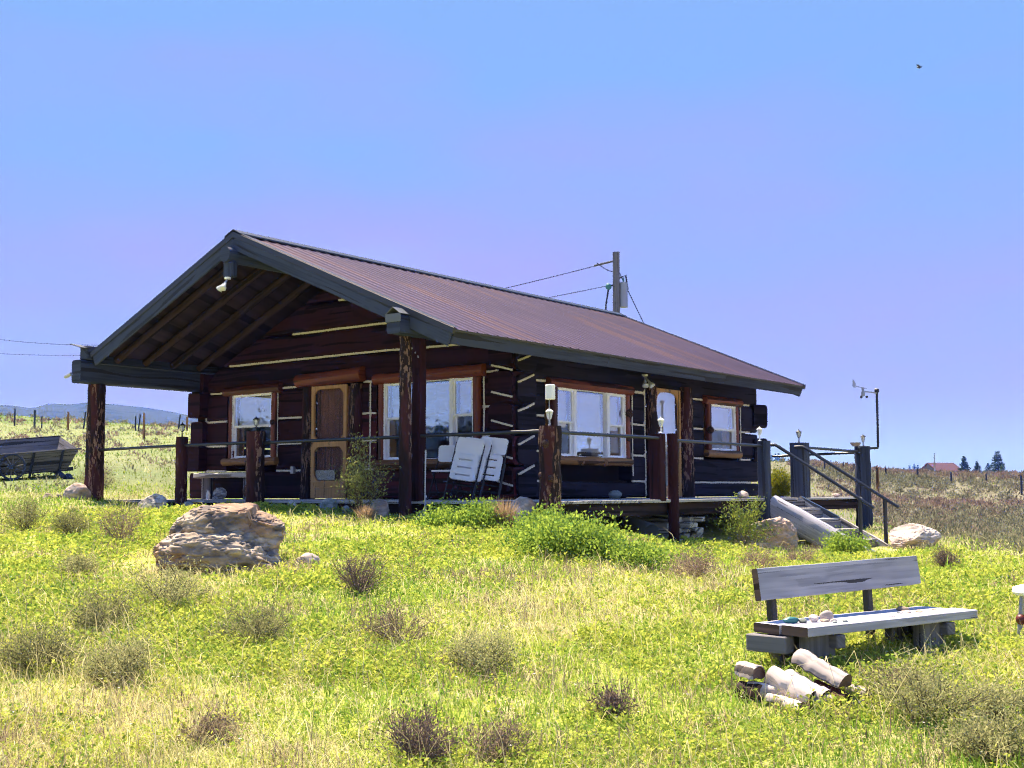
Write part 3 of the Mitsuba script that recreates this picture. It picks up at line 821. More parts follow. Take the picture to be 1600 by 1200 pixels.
for side, L, name in ((1, LR, 'roof'), (-1, LL, 'roof')):
    roof = pkey(cabin, name)
    part(roof, 'sheathing', (lambda q: (q, np.array([[0, 1, 2], [0, 2, 3], [4, 6, 5], [4, 7, 6], [0, 4, 5], [0, 5, 1], [1, 5, 6], [1, 6, 2], [2, 6, 7], [2, 7, 3], [3, 7, 4], [3, 4, 0]])))(
        np.concatenate([on_roof(side, [0.0, L - 0.05, L - 0.05, 0.0], [RY0 + 0.02, RY0 + 0.02, RY1 - 0.02, RY1 - 0.02], -0.03), on_roof(side, [0.0, L - 0.05, L - 0.05, 0.0], [RY0 + 0.02, RY0 + 0.02, RY1 - 0.02, RY1 - 0.02], -0.065)])), 'mat_dark_timber')
    ys = RY0 + 0.01
    k = 0
    while ys < RY1 - 0.05:
        ye = min(ys + 0.9144, RY1 - 0.01)
        prof = []
        y = ys
        while y < ye - 1e-6:
            for dy, h in ((0.0, 0.0), (0.012, 0.0165), (0.032, 0.0165), (0.044, 0.0), (0.102, 0.0), (0.110, 0.0025), (0.120, 0.0025), (0.128, 0.0), (0.166, 0.0), (0.174, 0.0025), (0.184, 0.0025), (0.192, 0.0)):
                if y + dy < ye:
                    prof.append((y + dy, h))
            y += 0.2286
        prof.append((ye + 0.008 if ye < RY1 - 0.1 else ye, 0.0015))
        prof = np.array(prof)
        ss = np.linspace(0.02, L + 0.03, 9)
        lift = 0.0012 * (k % 2)
        warp = (meshkit.noise(np.stack(list(np.meshgrid(ss, prof[:, 0], indexing='ij')) + [np.zeros((9, len(prof)))], -1) * 0.9, 3) - 0.5) * 0.010
        V = on_roof(side, ss[:, None], prof[None, :, 0], prof[None, :, 1] + lift + warp - 0.006).reshape(-1, 3)
        n = len(prof)
        i, j = np.meshgrid(np.arange(8), np.arange(n - 1), indexing='ij')
        q = np.stack([i * n + j, i * n + j + 1, (i + 1) * n + j + 1, (i + 1) * n + j], -1).reshape(-1, 4)
        if side > 0:
            q = q[:, ::-1]
        part(roof, 'panel', (V, np.vstack([q[:, [0, 1, 2]], q[:, [0, 2, 3]]])), 'mat_roof')
        ys += 0.9144
        k += 1
    # rake boards and their metal trim, front and rear
    for y0, y1 in ((RY0, RY0 + 0.04), (RY1 - 0.04, RY1)):
        yo = -0.012 if y0 == RY0 else 0.012
        a, b = on_roof(side, 0.05 if side > 0 else 0.05, (y0 + y1) / 2, -0.165), on_roof(side, L - 0.02, (y0 + y1) / 2, -0.165)
        part(roof, 'rake_board', beam(a, b, 0.04, 0.19, (0, 0, 1)), 'mat_fascia')
        a, b = on_roof(side, 0.0, (y0 + y1) / 2 + yo, -0.030), on_roof(side, L + 0.02, (y0 + y1) / 2 + yo, -0.030)
        part(roof, 'rake_trim', beam(a, b, 0.05, 0.088, (0, 0, 1), 0.003), 'mat_trim_metal')
        part(roof, 'trim_lip', beam(on_roof(side, 0.0, (y0 + y1) / 2 - yo * 2, 0.026), on_roof(side, L + 0.02, (y0 + y1) / 2 - yo * 2, 0.026), 0.10, 0.004, (0, 0, 1), 0.001), 'mat_trim_metal')
    if side > 0:
        for y0, y1 in ((RY0 + 0.06, 3.6), (3.605, 7.7), (7.705, RY1 - 0.06)):
            part(roof, 'eave_board', beam(on_roof(1, L - 0.035, y0, -0.135), on_roof(1, L - 0.035, y1, -0.135), 0.04, 0.185, (NR[0], 0, NR[1])), 'mat_fascia')
        part(roof, 'eave_trim', beam(on_roof(1, L + 0.012, RY0, -0.022), on_roof(1, L + 0.012, RY1, -0.022), 0.03, 0.035, (NR[0], 0, NR[1]), 0.003), 'mat_trim_metal')
    else:
        part(roof, 'eave_board', beam(on_roof(-1, L - 0.035, RY0 + 0.05, -0.135), on_roof(-1, L - 0.035, RY1, -0.135), 0.04, 0.185, (NL[0], 0, NL[1])), 'mat_fascia')
    for k, y in enumerate(np.arange(0.05, 10.9, 0.61)):
        part(roof, 'rafter', log(on_roof(side, 0.08, y, -0.145), on_roof(side, L - 0.08, y, -0.145), 0.075, 0.07, n=6, k=9, amp=0.006), 'mat_dark_timber', 40)
# ridge cap over both slopes
rc = np.array([on_roof(-1, 0.20, 0, 0.030), on_roof(-1, 0.19, 0, 0.040), on_roof(1, 0.0, 0, 0.052), on_roof(1, 0.19, 0, 0.040), on_roof(1, 0.20, 0, 0.030)])
V = np.concatenate([rc + [0, RY0 - 0.03, 0], rc + [0, RY1 + 0.03, 0], rc + [0, RY0 - 0.03, -0.012], rc + [0, RY1 + 0.03, -0.012]])
F_ = []
for i in range(4):
    F_ += [[i, i + 1, i + 6], [i, i + 6, i + 5], [i + 10, i + 16, i + 11], [i + 10, i + 15, i + 16], [i, i + 10, i + 11], [i, i + 11, i + 1], [i + 5, i + 6, i + 16], [i + 5, i + 16, i + 15]]
F_ += [[0, 5, 15], [0, 15, 10], [4, 14, 19], [4, 19, 9]]
part(cabin, 'ridge_cap', (V, np.array(F_)), 'mat_trim_metal')
part(cabin, 'ridge_log', log((RX - 0.02, RY0 - 0.16, 3.93), (RX, YB + 0.3, 3.93), 0.13, 0.13, n=14, amp=0.012), 'mat_fascia', 40)
part(cabin, 'ridge_block', span(RX - 0.13, RX + 0.10, RY0 - 0.10, RY0 + 0.02, 3.56, 3.82, 0.02), 'mat_fascia')

# ---- plate beams on the porch posts, their capped ends and the posts
part(cabin, 'plate_beam', log((-2.28, -0.60, 2.47), (-2.28, YB + 0.25, 2.47), 0.13, prof=hewn(0.26, 0.27, 7), n=16, amp=0.01), 'mat_fascia', 40)
part(cabin, 'plate_beam', log((-10.06, -0.55, 2.30), (-10.06, YB + 0.25, 2.30), 0.14, prof=hewn(0.28, 0.42, 7), n=16, amp=0.012), 'mat_fascia', 40)
part(cabin, 'beam_block', span(-10.10, -9.88, -0.46, 0.1, 2.515, 2.76, 0.012), 'mat_fascia')
part(cabin, 'beam_cap', beam((-10.20, -0.50, 2.80), (-9.86, -0.50, 2.71), 0.22, 0.012, (0, 0, 1), 0.002), 'mat_trim_metal')
part(cabin, 'beam_cap', cat([beam((-2.42, -0.46, 2.613), (-2.28, -0.46, 2.71), 0.32, 0.008, (0, 0, 1), 0.002), beam((-2.28, -0.46, 2.71), (-2.14, -0.46, 2.613), 0.32, 0.008, (0, 0, 1), 0.002)]), 'mat_tin')
part(cabin, 'beam_cap', span(-2.425, -2.135, -0.615, -0.603, 2.50, 2.62, 0.002), 'mat_tin')
part(cabin, 'beam_hook', bar((-10.10, -0.62, 2.25), (-10.26, -0.64, 2.20), 0.03, 6), 'mat_galvanized')


def bark_post(parent, name, x, y, z0, z1, r0, r1=None, mat='mat_bark', amp=0.016, lean=0.0):
    n = max(8, int((z1 - z0) / 0.1))
    m = log((x, y, z0), (x + lean, y, z1), r0, r1 or r0, n=n, k=18, amp=amp, seed=int(abs(x * 13 + y * 5)), freq=6)
    return part(parent, name, m, mat, 55)


bark_post(cabin, 'porch_post', -10.09, -0.10, -0.15, 2.09, 0.17, 0.155)
bark_post(cabin, 'porch_post', -2.41, -0.20, -0.45, 2.34, 0.093, 0.088)
part(cabin, 'porch_post', log((-2.40, 0.07, 0.0), (-2.39, 0.07, 2.34), 0.1, prof=hewn(0.17, 0.15, 6), n=12, amp=0.006, up=(0, 1, 0)), 'mat_log_gable', 40)
for x, y in ((-2.34, 0.01), (-2.35, 0.012), (-2.40, 0.012)):
    part(cabin, 'bolt', bar((x, y, 2.06 - 1.2 * (x + 2.34)), (x, y - 0.02, 2.06 - 1.2 * (x + 2.34)), 0.012, 6), 'mat_galvanized')

# ------------------------------------------------------------------ deck and railing
deck = thing('porch_deck', 'weathered plank deck wrapping round the front and side of the cabin', 'deck')
y = 0.0
while y < YF - 0.08:
    cuts = [-10.4, -7.1 + 0.9 * ((int(y * 10)) % 3), -3.2 - 0.7 * (int(y * 10) % 2), 0.0]
    for a, b in zip(cuts[:-1], cuts[1:]):
        part(deck, 'board', span(a + 0.003, b - 0.003, y, y + 0.138, -0.040, R.uniform(-0.003, 0.003), 0.004), 'mat_weathered')
    y += 0.145
x = XR + 0.02
while x < -0.08:
    cuts = [YF, 4.4 + 0.8 * (int(x * 10) % 2), 7.4 + 0.5 * (int(x * 10) % 3), 11.1]
    for a, b in zip(cuts[:-1], cuts[1:]):
        part(deck, 'board', span(x, x + 0.138, a + 0.003, b - 0.003, -0.040, R.uniform(-0.003, 0.003), 0.004), 'mat_weathered')
    x += 0.145
part(deck, 'rim_joist', span(-10.35, -0.06, 0.06, 0.10, -0.21, -0.043), 'mat_dark_timber')
part(deck, 'rim_joist', span(-0.10, -0.06, 0.10, 11.05, -0.23, -0.043), 'mat_dark_timber')
part(deck, 'rim_joist', span(XR + 0.02, -0.10, 11.01, 11.05, -0.23, -0.043), 'mat_dark_timber')
for y in np.arange(2.4, 10.9, 0.6):
    part(deck, 'joist', span(XR, -0.10, y - 0.02, y + 0.02, -0.22, -0.043), 'mat_dark_timber')
for xx in (-2.1, -1.1):
    for y in (2.6, 5.0, 7.4, 9.8):
        part(deck, 'pier', log((xx, y, -0.95), (xx, y, -0.22), 0.10, n=5, amp=0.01), 'mat_grey_board', 40)
for y0 in np.arange(2.4, 10.6, 1.4):
    part(deck, 'foundation_log', log((XR - 0.1, y0, -0.45), (XR - 0.1, y0 + 1.395, -0.45), 0.25, prof=hewn(0.3, 0.62), n=5, amp=0.01), 'mat_grey_board', 40)
for x0 in np.arange(-10.1, -2.4, 1.3):
    part(deck, 'foundation_log', log((x0, YF + 0.1, -0.35), (x0 + 1.295, YF + 0.1, -0.35), 0.25, prof=hewn(0.3, 0.60), n=5, amp=0.01), 'mat_grey_board', 40)

rail = thing('porch_railing', 'single dark pipe handrail running through short log posts along the deck edge', 'railing')
POSTS = {'b': (-7.56, -0.12, -0.2, 1.06, 0.10), 'c': (-5.69, -0.12, -0.2, 1.09, 0.15), 'e': (0.0, -0.04, -0.5, 0.985, 0.15)}
for k, (x, y, z0, z1, r) in POSTS.items():
    bark_post(rail, 'post', x, y, z0, z1, r, r * 0.97, amp=0.028 if k != 'b' else 0.012)
for z, a, s in ((0.22, 2.4, 0.10), (0.15, 3.4, 0.12), (0.60, 3.7, 0.06)):
    part(rail, 'burl', xf(rock((s * 1.5, s * 1.5, s * 1.9), int(z * 40), 2, 0.12, 0), (-5.69 + 0.13 * math.cos(a), -0.12 + 0.13 * math.sin(a), z)), 'mat_bark', True)
for z, a, s in ((0.75, 4.9, 0.07), (0.30, 5.4, 0.06), (0.34, 4.2, 0.05)):
    part(rail, 'burl', xf(rock((s * 1.5, s * 1.5, s * 1.9), int(z * 40), 2, 0.12, 0), (0.13 * math.cos(a), -0.04 + 0.13 * math.sin(a), z)), 'mat_bark', True)
part(rail, 'post', log((-0.06, 2.82, -0.02), (-0.06, 2.82, 0.99), 0.1, prof=hewn(0.2, 0.2, 5), n=12, amp=0.008, up=(0, 1, 0)), 'mat_log_gable', 40)
bark_post(rail, 'post', 0.03, 3.12, -0.95, 1.0, 0.085, 0.08, 'mat_log_gable', 0.012)
part(rail, 'post', log((0.0, 6.33, -0.9), (0.0, 6.33, 0.99), 0.1, prof=hewn(0.20, 0.17, 5), n=14, amp=0.008, up=(0, 1, 0)), 'mat_fascia', 40)
part(rail, 'post', log((0.0, 7.82, 0.0), (0.0, 7.82, 1.0), 0.15, prof=hewn(0.30, 0.30, 5), n=12, amp=0.008, up=(0, 1, 0)), 'mat_fascia', 40)
part(rail, 'post', log((0.0, 10.88, -0.85), (0.0, 10.88, 1.02), 0.17, 0.15, n=16, amp=0.03, seed=5), 'mat_fascia', 50)
zr = 0.92
for a, b in (((-10.0, -0.08, zr - 0.02), (-7.56, -0.12, zr)), ((-7.5, -0.12, zr), (-5.7, -0.12, zr)), ((-5.6, -0.06, zr - 0.005), (-2.45, -0.06, zr)), ((-2.25, -0.04, zr + 0.005), (0.0, -0.04, zr)), ((0.0, 0.0, zr - 0.01), (0.0, 2.85, zr)),
             ((0.0, 3.1, zr - 0.02), (0.0, 6.3, zr - 0.02)), ((0.02, 7.9, zr), (0.0, 10.8, zr - 0.01)), ((XR + 0.3, 10.95, zr - 0.06), (0.0, 10.9, zr - 0.02))):
    part(rail, 'pipe', bar(a, b, 0.026, 10), 'mat_pipe', 50)
part(rail, 'bracket', span(-0.04, 0.04, 10.64, 10.72, 0.86, 0.99, 0.006), 'mat_black')

# ------------------------------------------------------------------ stairs
st = thing('wooden_stairs', 'short flight of weathered plank stairs between two heavy log stringers, going down from the deck', 'stairs')
part(st, 'stringer', log((0.04, 6.47, -0.13), (1.74, 6.47, -1.03), 0.15, prof=hewn(0.30, 0.42, 2.6), n=18, amp=0.018, seed=3), 'mat_bench_wood', 50, label='rounded near stringer with a bright sunlit top')
part(st, 'stringer', log((0.02, 7.64, -0.10), (1.78, 7.64, -1.02), 0.13, prof=hewn(0.16, 0.30, 5), n=16, amp=0.010, seed=4), 'mat_weathered', 50)
for k in range(5):
    x, z = 0.20 + 0.33 * k, -0.175 * (k + 1)
    part(st, 'tread', span(x - 0.02, x + 0.28, 6.60, 7.58, z - 0.045, z, 0.006), 'mat_weathered')
    part(st, 'riser', span(x - 0.03, x - 0.005, 6.60, 7.58, z - 0.005, z + 0.125, 0.004), 'mat_grey_board')
for y, lab in ((6.50, 'dark pipe handrail on the near side of the stairs'), (7.65, 'dark pipe handrail on the far side of the stairs')):
    h = thing('stair_handrail', lab, 'handrail')
    part(h, 'pipe', tube([(-0.02, y, 0.92), (0.14, y, 0.92), (0.20, y, 0.885), (1.86, y, -0.165)], 0.028, 10), 'mat_pipe', 50)
    part(h, 'post', tube([(1.62, y, -0.03), (1.62, y, -1.05)], 0.034, 10), 'mat_pipe', 50)

# ------------------------------------------------------------------ lamps, porch things
def lantern():
    """(stem and base, glass body, cap) of a small solar post lantern, 0.25 m tall"""
    stem = lathe([(0.001, 0), (0.035, 0), (0.035, 0.008), (0.012, 0.016), (0.010, 0.095), (0.022, 0.100), (0.022, 0.106), (0.001, 0.106)], 10)
    body = lathe([(0.001, 0.107), (0.024, 0.107), (0.044, 0.195), (0.001, 0.195)], 6)
    ribs = []
    for k in range(6):
        a = k * np.pi / 3
        ribs.append(bar((0.026 * math.cos(a), 0.026 * math.sin(a), 0.105), (0.046 * math.cos(a), 0.046 * math.sin(a), 0.197), 0.0035, 5)[:2])
    cap = lathe([(0.001, 0.196), (0.056, 0.194), (0.054, 0.204), (0.024, 0.226), (0.010, 0.232), (0.012, 0.242), (0.006, 0.252), (0.001, 0.256)], 10)
    return stem, body, cat(ribs), cap


LST, LBO, LRI, LCA = [mikit.ply(m, None, 40) for m in lantern()]


def wm(ply, mat):
    return {**ply, 'bsdf': {'type': 'ref', 'id': 'mat_' + mat}}


for x, y, z, body, metal, lab in (
        (-7.56, -0.12, 1.06, 'lamp_glass', 'black', 'small lantern on the short post nearest the big left porch post'),
        (-5.69, -0.12, 1.09, 'lamp_glass', 'black', 'small black lantern on the knobby log post in front of the smaller porch window'),
        (-0.05, 0.02, 0.985, 'lamp_glass', 'white_plastic', 'white lantern on the thick log post at the deck corner, under the white box'),
        (-0.04, 2.90, 1.0, 'lamp_glass', 'white_plastic', 'pale lantern on the paired reddish posts in front of the glazed side door'),
        (-0.02, 6.22, 0.99, 'lamp_glass', 'white_plastic', 'pale lantern on the post at the head of the stairs, nearest the cabin'),
        (0.0, 7.80, 1.0, 'lamp_glass', 'black', 'dark lantern on the broad square post between the two stair handrails'),
        (0.03, 10.86, 1.02, 'lamp_glass', 'black', 'dark lantern on the knotty post that carries the weather vane')):
    t = thing('lantern', lab, 'lantern', 'solar lanterns on the deck posts')
    w = T().translate([x, y, z - 0.004]).rotate([0, 0, 1], R.uniform(0, 60))
    copy_part(t, 'stem', wm(LST, metal), w)
    copy_part(t, 'glass', wm(LBO, body), w)
    copy_part(t, 'ribs', wm(LRI, metal), w)
    copy_part(t, 'cap', wm(LCA, metal), w)


def floodlight(x, y, z, yaws, lab, s=1.0, rz0=0.0):
    t = thing('floodlight', lab, 'floodlight')
    part(t, 'base', xf(lathe([(0.001, 0.0), (0.05, 0.0), (0.05, -0.03), (0.001, -0.03)], 14), (x, y, z), sc=s), 'mat_white_plastic', 40)
    for a in yaws:
        d = np.array([math.sin(a) * 0.6, -math.cos(a) * 0.6, -0.75]); d /= np.linalg.norm(d)
        p = np.array([x, y, z - 0.03 * s]); q = p + d * 0.10 * s
        part(t, 'arm', bar(p, q, 0.014 * s, 8), 'mat_grey_metal', 40)
        pts = [q + d * k * s for k in (0, 0.03, 0.05, 0.10, 0.125, 0.132)]
        part(t, 'bulb', sweep(np.array(pts), circ(0.055 * s, 14), scale=[0.35, 0.38, 0.5, 0.95, 1.0, 0.55]), 'mat_lamp_glass', 45)


floodlight(RX + 0.02, RY0 - 0.12, 3.555, (-0.9, 0.35), 'twin floodlight hanging under the roof peak')
floodlight(XR + 0.10, 6.05, 2.26, (0.6, 1.6), 'twin floodlight under the long eave beside the glazed side door', 1.1)

t = thing('white_box', 'small white box on a thin rod above the corner post lantern', 'box')
part(t, 'box', span(-0.075, 0.045, -0.05, 0.03, 1.335, 1.535, 0.01), 'mat_white_plastic')
part(t, 'rod', bar((-0.03, -0.01, 0.98), (-0.03, -0.01, 1.34), 0.006, 6), 'mat_grey_metal')

t = thing('wind_vane', 'wind vane and cup sensor on a dark bent pipe beside the rear deck post', 'wind vane')
part(t, 'mast', tube([(0.02, 10.86, 0.97), (0.25, 11.08, 0.99), (0.25, 11.10, 1.02), (0.25, 11.12, 2.17)], 0.024, 10), 'mat_pipe', 50)
part(t, 'elbow', span(0.21, 0.29, 11.08, 11.16, 2.12, 2.20, 0.012), 'mat_black')
part(t, 'arm', bar((0.25, 11.1, 2.11), (0.25, 10.42, 2.10), 0.014, 8), 'mat_grey_metal', 50)
part(t, 'head', lathe([(0.001, 2.0), (0.035, 2.0), (0.04, 2.06), (0.025, 2.12), (0.025, 2.16), (0.001, 2.16)], 12, (0.25, 10.36, 0)), 'mat_grey_metal', 45)
part(t, 'boom', bar((0.25, 10.55, 2.165), (0.25, 9.85, 2.175), 0.009, 6), 'mat_grey_metal', 50)
part(t, 'tail', extr(Polygon([(0, 0), (0.14, 0.03), (0.10, 0.17), (-0.03, 0.10)]), 0.008), 'mat_grey_metal')
k = next(x for x in reversed(scene) if x.endswith('tail'))
scene[k]['to_world'] = T().translate([0.254, 9.93, 2.13]) @ T([[0, 0, 1, 0], [-1, 0, 0, 0], [0, 1, 0, 0], [0, 0, 0, 1]])
for a in range(3):
    c = (0.25 + 0.07 * math.cos(a * 2.1 + 0.4), 10.36 + 0.07 * math.sin(a * 2.1 + 0.4), 1.985)
    part(t, 'cup', xf(ICO[2], c, sc=0.026), 'mat_black', True)

# ---- folding chairs
def slot_panel(w, h, slots, th=0.022, r=0.05):
    o = Polygon([(-w / 2, 0), (w / 2, 0), (w / 2, h), (-w / 2, h)]).buffer(-r).buffer(r, quad_segs=5)
    for (y0, y1) in slots:
        o = o.difference(Polygon([(-w * 0.30, y0), (w * 0.30, y0), (w * 0.30, y1), (-w * 0.30, y1)]).buffer(-0.008).buffer(0.008))
    return extr(o, th)


def place_local(m, o, ex, ey, ez):
    v = np.asarray(m[0], float)
    return (np.asarray(o, float) + v[:, :1] * np.asarray(ex, float) + v[:, 1:2] * np.asarray(ey, float) + v[:, 2:3] * np.asarray(ez, float), m[1])


def folded_chair(foot, top, side, lab, dz=0.0):
    """a folded chair leaning from its feet at foot to top"""
    t = thing('folding_chair', lab, 'folding chair', 'white folding chairs on the porch')
    foot, top = np.array(foot, float), np.array(top, float)
    ey = (top - foot) / np.linalg.norm(top - foot)
    ex = np.array([math.cos(side), math.sin(side), 0.0]); ex -= ey * (ex @ ey); ex /= np.linalg.norm(ex)
    ez = np.cross(ex, ey)
    P = lambda x, y, z: foot + ex * x + ey * y + ez * z
    part(t, 'backrest', place_local(slot_panel(0.45, 0.27, []), P(0, 0.75, -0.010), ex, ey, ez), 'mat_white_plastic')
    part(t, 'seat', place_local(slot_panel(0.40, 0.42, [(0.07, 0.095), (0.195, 0.220), (0.32, 0.345)], 0.040), P(0, 0.31, 0.026), ex, ey, ez), 'mat_white_plastic')
    for s in (-1, 1):
        part(t, 'front_leg', tube([P(s * 0.225, 0.0, 0), P(s * 0.225, 0.93, 0), P(s * 0.205, 0.98, 0)], 0.013, 8), 'mat_black', 50)
        part(t, 'rear_leg', tube([P(s * 0.235, 0.02, -0.030), P(s * 0.235, 0.62, -0.028)], 0.012, 8), 'mat_black', 50)
    part(t, 'crossbar', bar(P(-0.225, 0.14, 0), P(0.225, 0.14, 0), 0.011), 'mat_black', 50)
    part(t, 'crossbar', bar(P(-0.235, 0.25, -0.03), P(0.235, 0.25, -0.03), 0.011), 'mat_black', 50)


folded_chair((-2.80, 1.42, 0.0), (-2.79, 1.76, 0.95), 0.46, 'white folding chair at the front of the leaning stack, with slotted seat facing out')
folded_chair((-2.75, 1.53, 0.0), (-2.74, 1.87, 0.95), 0.46, 'white folding chair second in the leaning stack, mostly hidden by the front one')
folded_chair((-2.55, 1.74, 0.0), (-2.54, 2.06, 1.04), 0.42, 'tallest white folding chair behind the leaning stack, against the cabin corner')
t = thing('folding_chair', 'opened white folding chair standing under the big porch window', 'folding chair', 'white folding chairs on the porch')
O = np.array([-3.14, 1.58, 0.0]); ex = np.array([0.93, 0.37, 0]); fy = np.array([-0.37, 0.93, 0])
P = lambda x, y, z: O + ex * x + fy * y + np.array([0, 0, z])
part(t, 'seat', place_local(slot_panel(0.41, 0.40, [], 0.028), P(0, -0.22, 0.44), ex, fy, np.array([0, 0, 1.0])), 'mat_white_plastic')
part(t, 'backrest', place_local(slot_panel(0.44, 0.27, [], 0.022), P(0, 0.20, 0.60), ex, (fy * 0.2 + np.array([0, 0, 0.98])), np.cross(ex, fy * 0.2 + np.array([0, 0, 0.98]))), 'mat_white_plastic')
for s in (-1, 1):
    part(t, 'front_leg', tube([P(s * 0.225, -0.30, 0), P(s * 0.225, 0.22, 0.62), P(s * 0.215, 0.26, 0.86)], 0.012, 8), 'mat_black', 50)
    part(t, 'rear_leg', tube([P(s * 0.20, 0.24, 0), P(s * 0.20, -0.14, 0.44)], 0.012, 8), 'mat_black', 50)
part(t, 'crossbar', bar(P(-0.225, -0.20, 0.12), P(0.225, -0.20, 0.12), 0.010), 'mat_black', 50)
part(t, 'crossbar', bar(P(-0.20, 0.14, 0.12), P(0.20, 0.14, 0.12), 0.010), 'mat_black', 50)

t = thing('porch_bench', 'pale plank bench against the cabin wall under the left porch window', 'bench')
part(t, 'seat', span(-9.55, -7.95, 1.66, 1.98, 0.40, 0.49, 0.012), 'mat_pale_wood')
part(t, 'leg', log((-9.35, 1.85, 0.0), (-9.35, 1.85, 0.40), 0.11, n=5), 'mat_grey_board', 50)
part(t, 'leg', log((-8.15, 1.85, 0.0), (-8.15, 1.85, 0.40), 0.11, n=5), 'mat_grey_board', 50)
t = thing('skull', 'white animal skull with dark hollows lying under the porch bench', 'animal skull')
m = rock((0.26, 0.24, 0.22), 31, 4, 0.10, 0)
v = m[0].copy()
for c, r in (((-0.05, -0.11, 0.03), 0.045), ((0.06, -0.10, 0.03), 0.045), ((0.0, -0.12, -0.05), 0.035), ((0.09, -0.06, -0.06), 0.03)):
    d = v - np.array(c)
    l = np.linalg.norm(d, axis=1)
    v += np.where(l < r * 1.4, np.clip(1.4 - l / r, 0, 1) * 0.10, 0)[:, None] * np.array([0, 1.0, 0.1])
part(t, 'cranium', xf((v, m[1]), (-8.42, 1.40, 0.11)), 'mat_white_rock', True)
part(t, 'jaw', xf(rock((0.16, 0.10, 0.05), 33, 3, 0.12, 0), (-8.40, 1.28, 0.025)), 'mat_white_rock', True)
t = thing('jar', 'small clear jar on the deck beside the white skull', 'jar')
part(t, 'body', lathe([(0.001, 0), (0.04, 0), (0.04, 0.10), (0.025, 0.13), (0.025, 0.15), (0.001, 0.15)], 14, (-8.78, 1.42, 0.003)), 'mat_lamp_glass', 40)
part(t, 'lid', lathe([(0.001, 0.15), (0.03, 0.15), (0.03, 0.175), (0.001, 0.175)], 14, (-8.78, 1.42, 0.003)), 'mat_grey_metal', 40)
t = thing('round_stone', 'grey rounded stone on the side deck against the cabin wall', 'stone')
put(t, xf(rock((0.22, 0.26, 0.15), 41, 3, 0.08, 0.0), (-1.95, 4.60, 0.07)), 'mat_grey_rock', True)
t = thing('pale_rock', 'pale pink rock on the deck edge just before the stairs', 'rock')
put(t, xf(rock((0.20, 0.20, 0.14), 42, 3, 0.14, 0.03, 5), (-0.22, 5.92, 0.06)), 'mat_pink_rock', True)
t = thing('small_rock', 'small tan rock on the deck edge between the square post and the rear post', 'rock')
put(t, xf(rock((0.16, 0.20, 0.09), 43, 3, 0.14, 0.03, 4), (-0.12, 9.75, 0.035)), 'mat_pink_rock', True)
t = thing('bowl', 'shallow pinkish bowl on top of the rear deck post', 'bowl')
put(t, lathe([(0.001, 0.0), (0.06, 0.0), (0.105, 0.05), (0.11, 0.075), (0.098, 0.075), (0.05, 0.02), (0.001, 0.015)], 18, (-0.09, 10.76, 1.022)), 'mat_pink_rock', 45)
t = thing('crumpled_cloth', 'crumpled white cloth on the deck by the leaning chairs', 'cloth')
put(t, xf(rock((0.16, 0.13, 0.10), 44, 3, 0.30, 0.0, 4), (-2.92, 0.75, 0.05)), 'mat_white_plastic', True)
t = thing('cord_switch', 'small grey outlet box on the wall between the left window and the screen door', 'outlet box')
put(t, span(-7.38, -7.30, YF - 0.06, YF + 0.02, 0.46, 0.60, 0.008), 'mat_grey_metal')
t = thing('vent_pipe', 'thin pale pole standing in the grass against the deck beside the tall porch post', 'pole')
put(t, bar((-2.13, -0.10, -0.40), (-2.13, -0.08, 0.72), 0.011, 8), 'mat_galvanized', 50)

# ---- under the deck
t = thing('metal_pail', 'grey ribbed metal pail lying on its side under the deck', 'pail')
pz = -0.47
pts = line((-0.62, 3.02, pz + 0.10), (-0.12, 2.72, pz - 0.02), 13)
part(t, 'body', sweep(pts, circ(0.13, 20), scale=[0.86 + 0.012 * k + (0.02 if k % 2 else 0) for k in range(13)], caps=False), 'mat_galvanized', 50)
part(t, 'bottom', sweep(line(pts[0], pts[0] + (pts[1] - pts[0]) * 0.2, 2), circ(0.115, 20)), 'mat_galvanized', 50)
part(t, 'rim', sweep(line(pts[-1], pts[-1] + (pts[1] - pts[0]) * 0.3, 2), circ(0.14, 20), caps=False), 'mat_galvanized', 50)
lab_l = ['lowest', 'second', 'third', 'fourth', 'fifth', 'topmost']
t = thing('lumber_pile', 'untidy pile of grey cut timber ends under the deck right of the paired posts', 'lumber pile')
gl = gz(-0.15, 3.95) - 0.06
for k in range(26):
    lay, i = divmod(k, 5)
    y = 3.42 + i * 0.19 + R.uniform(-0.05, 0.05)
    L, w, h = R.uniform(0.35, 0.7), R.uniform(0.10, 0.19), R.uniform(0.05, 0.09)
    z = gl + 0.06 + lay * 0.085
    a = R.uniform(-0.35, 0.35)
    x0 = -0.12 + R.uniform(-0.12, 0.10)
    part(t, 'timber', beam((x0 - L * math.cos(a), y - L * math.sin(a), z + R.uniform(-0.02, 0.03)), (x0, y, z), w, h, (0, 0, 1), 0.006), 'mat_weathered')

# ------------------------------------------------------------------ garden bench with stones
gb = thing('garden_bench', 'weathered grey plank bench with a single back board, standing in the grass', 'bench')
o = EYE + FWD * 0
RT = np.array([0.7955, 0.6060, 0.0]); FH = np.array([-0.6060, 0.7955, 0.0])
BU = RT * 0.807 + FH * 0.590          # along the bench
BV = -RT * 0.590 + FH * 0.807         # towards its back
B0 = np.array([EYE[0], EYE[1], 0]) + RT * 1.70 + FH * 7.015      # front left corner of the seat


def bp(u, v, z):
    return B0 + BU * u + BV * v + np.array([0, 0, z])


SZ = -0.655


def split_caps(m, nv):
    c = (m[1] >= nv).any(1)
    return ~c, c


def compact(m, sel):
    """the triangles sel of a mesh, without the points they do not use"""
    f = m[1][sel]
    used, inv = np.unique(f, return_inverse=True)
    return (m[0][used], inv.reshape(f.shape), m[2][used])


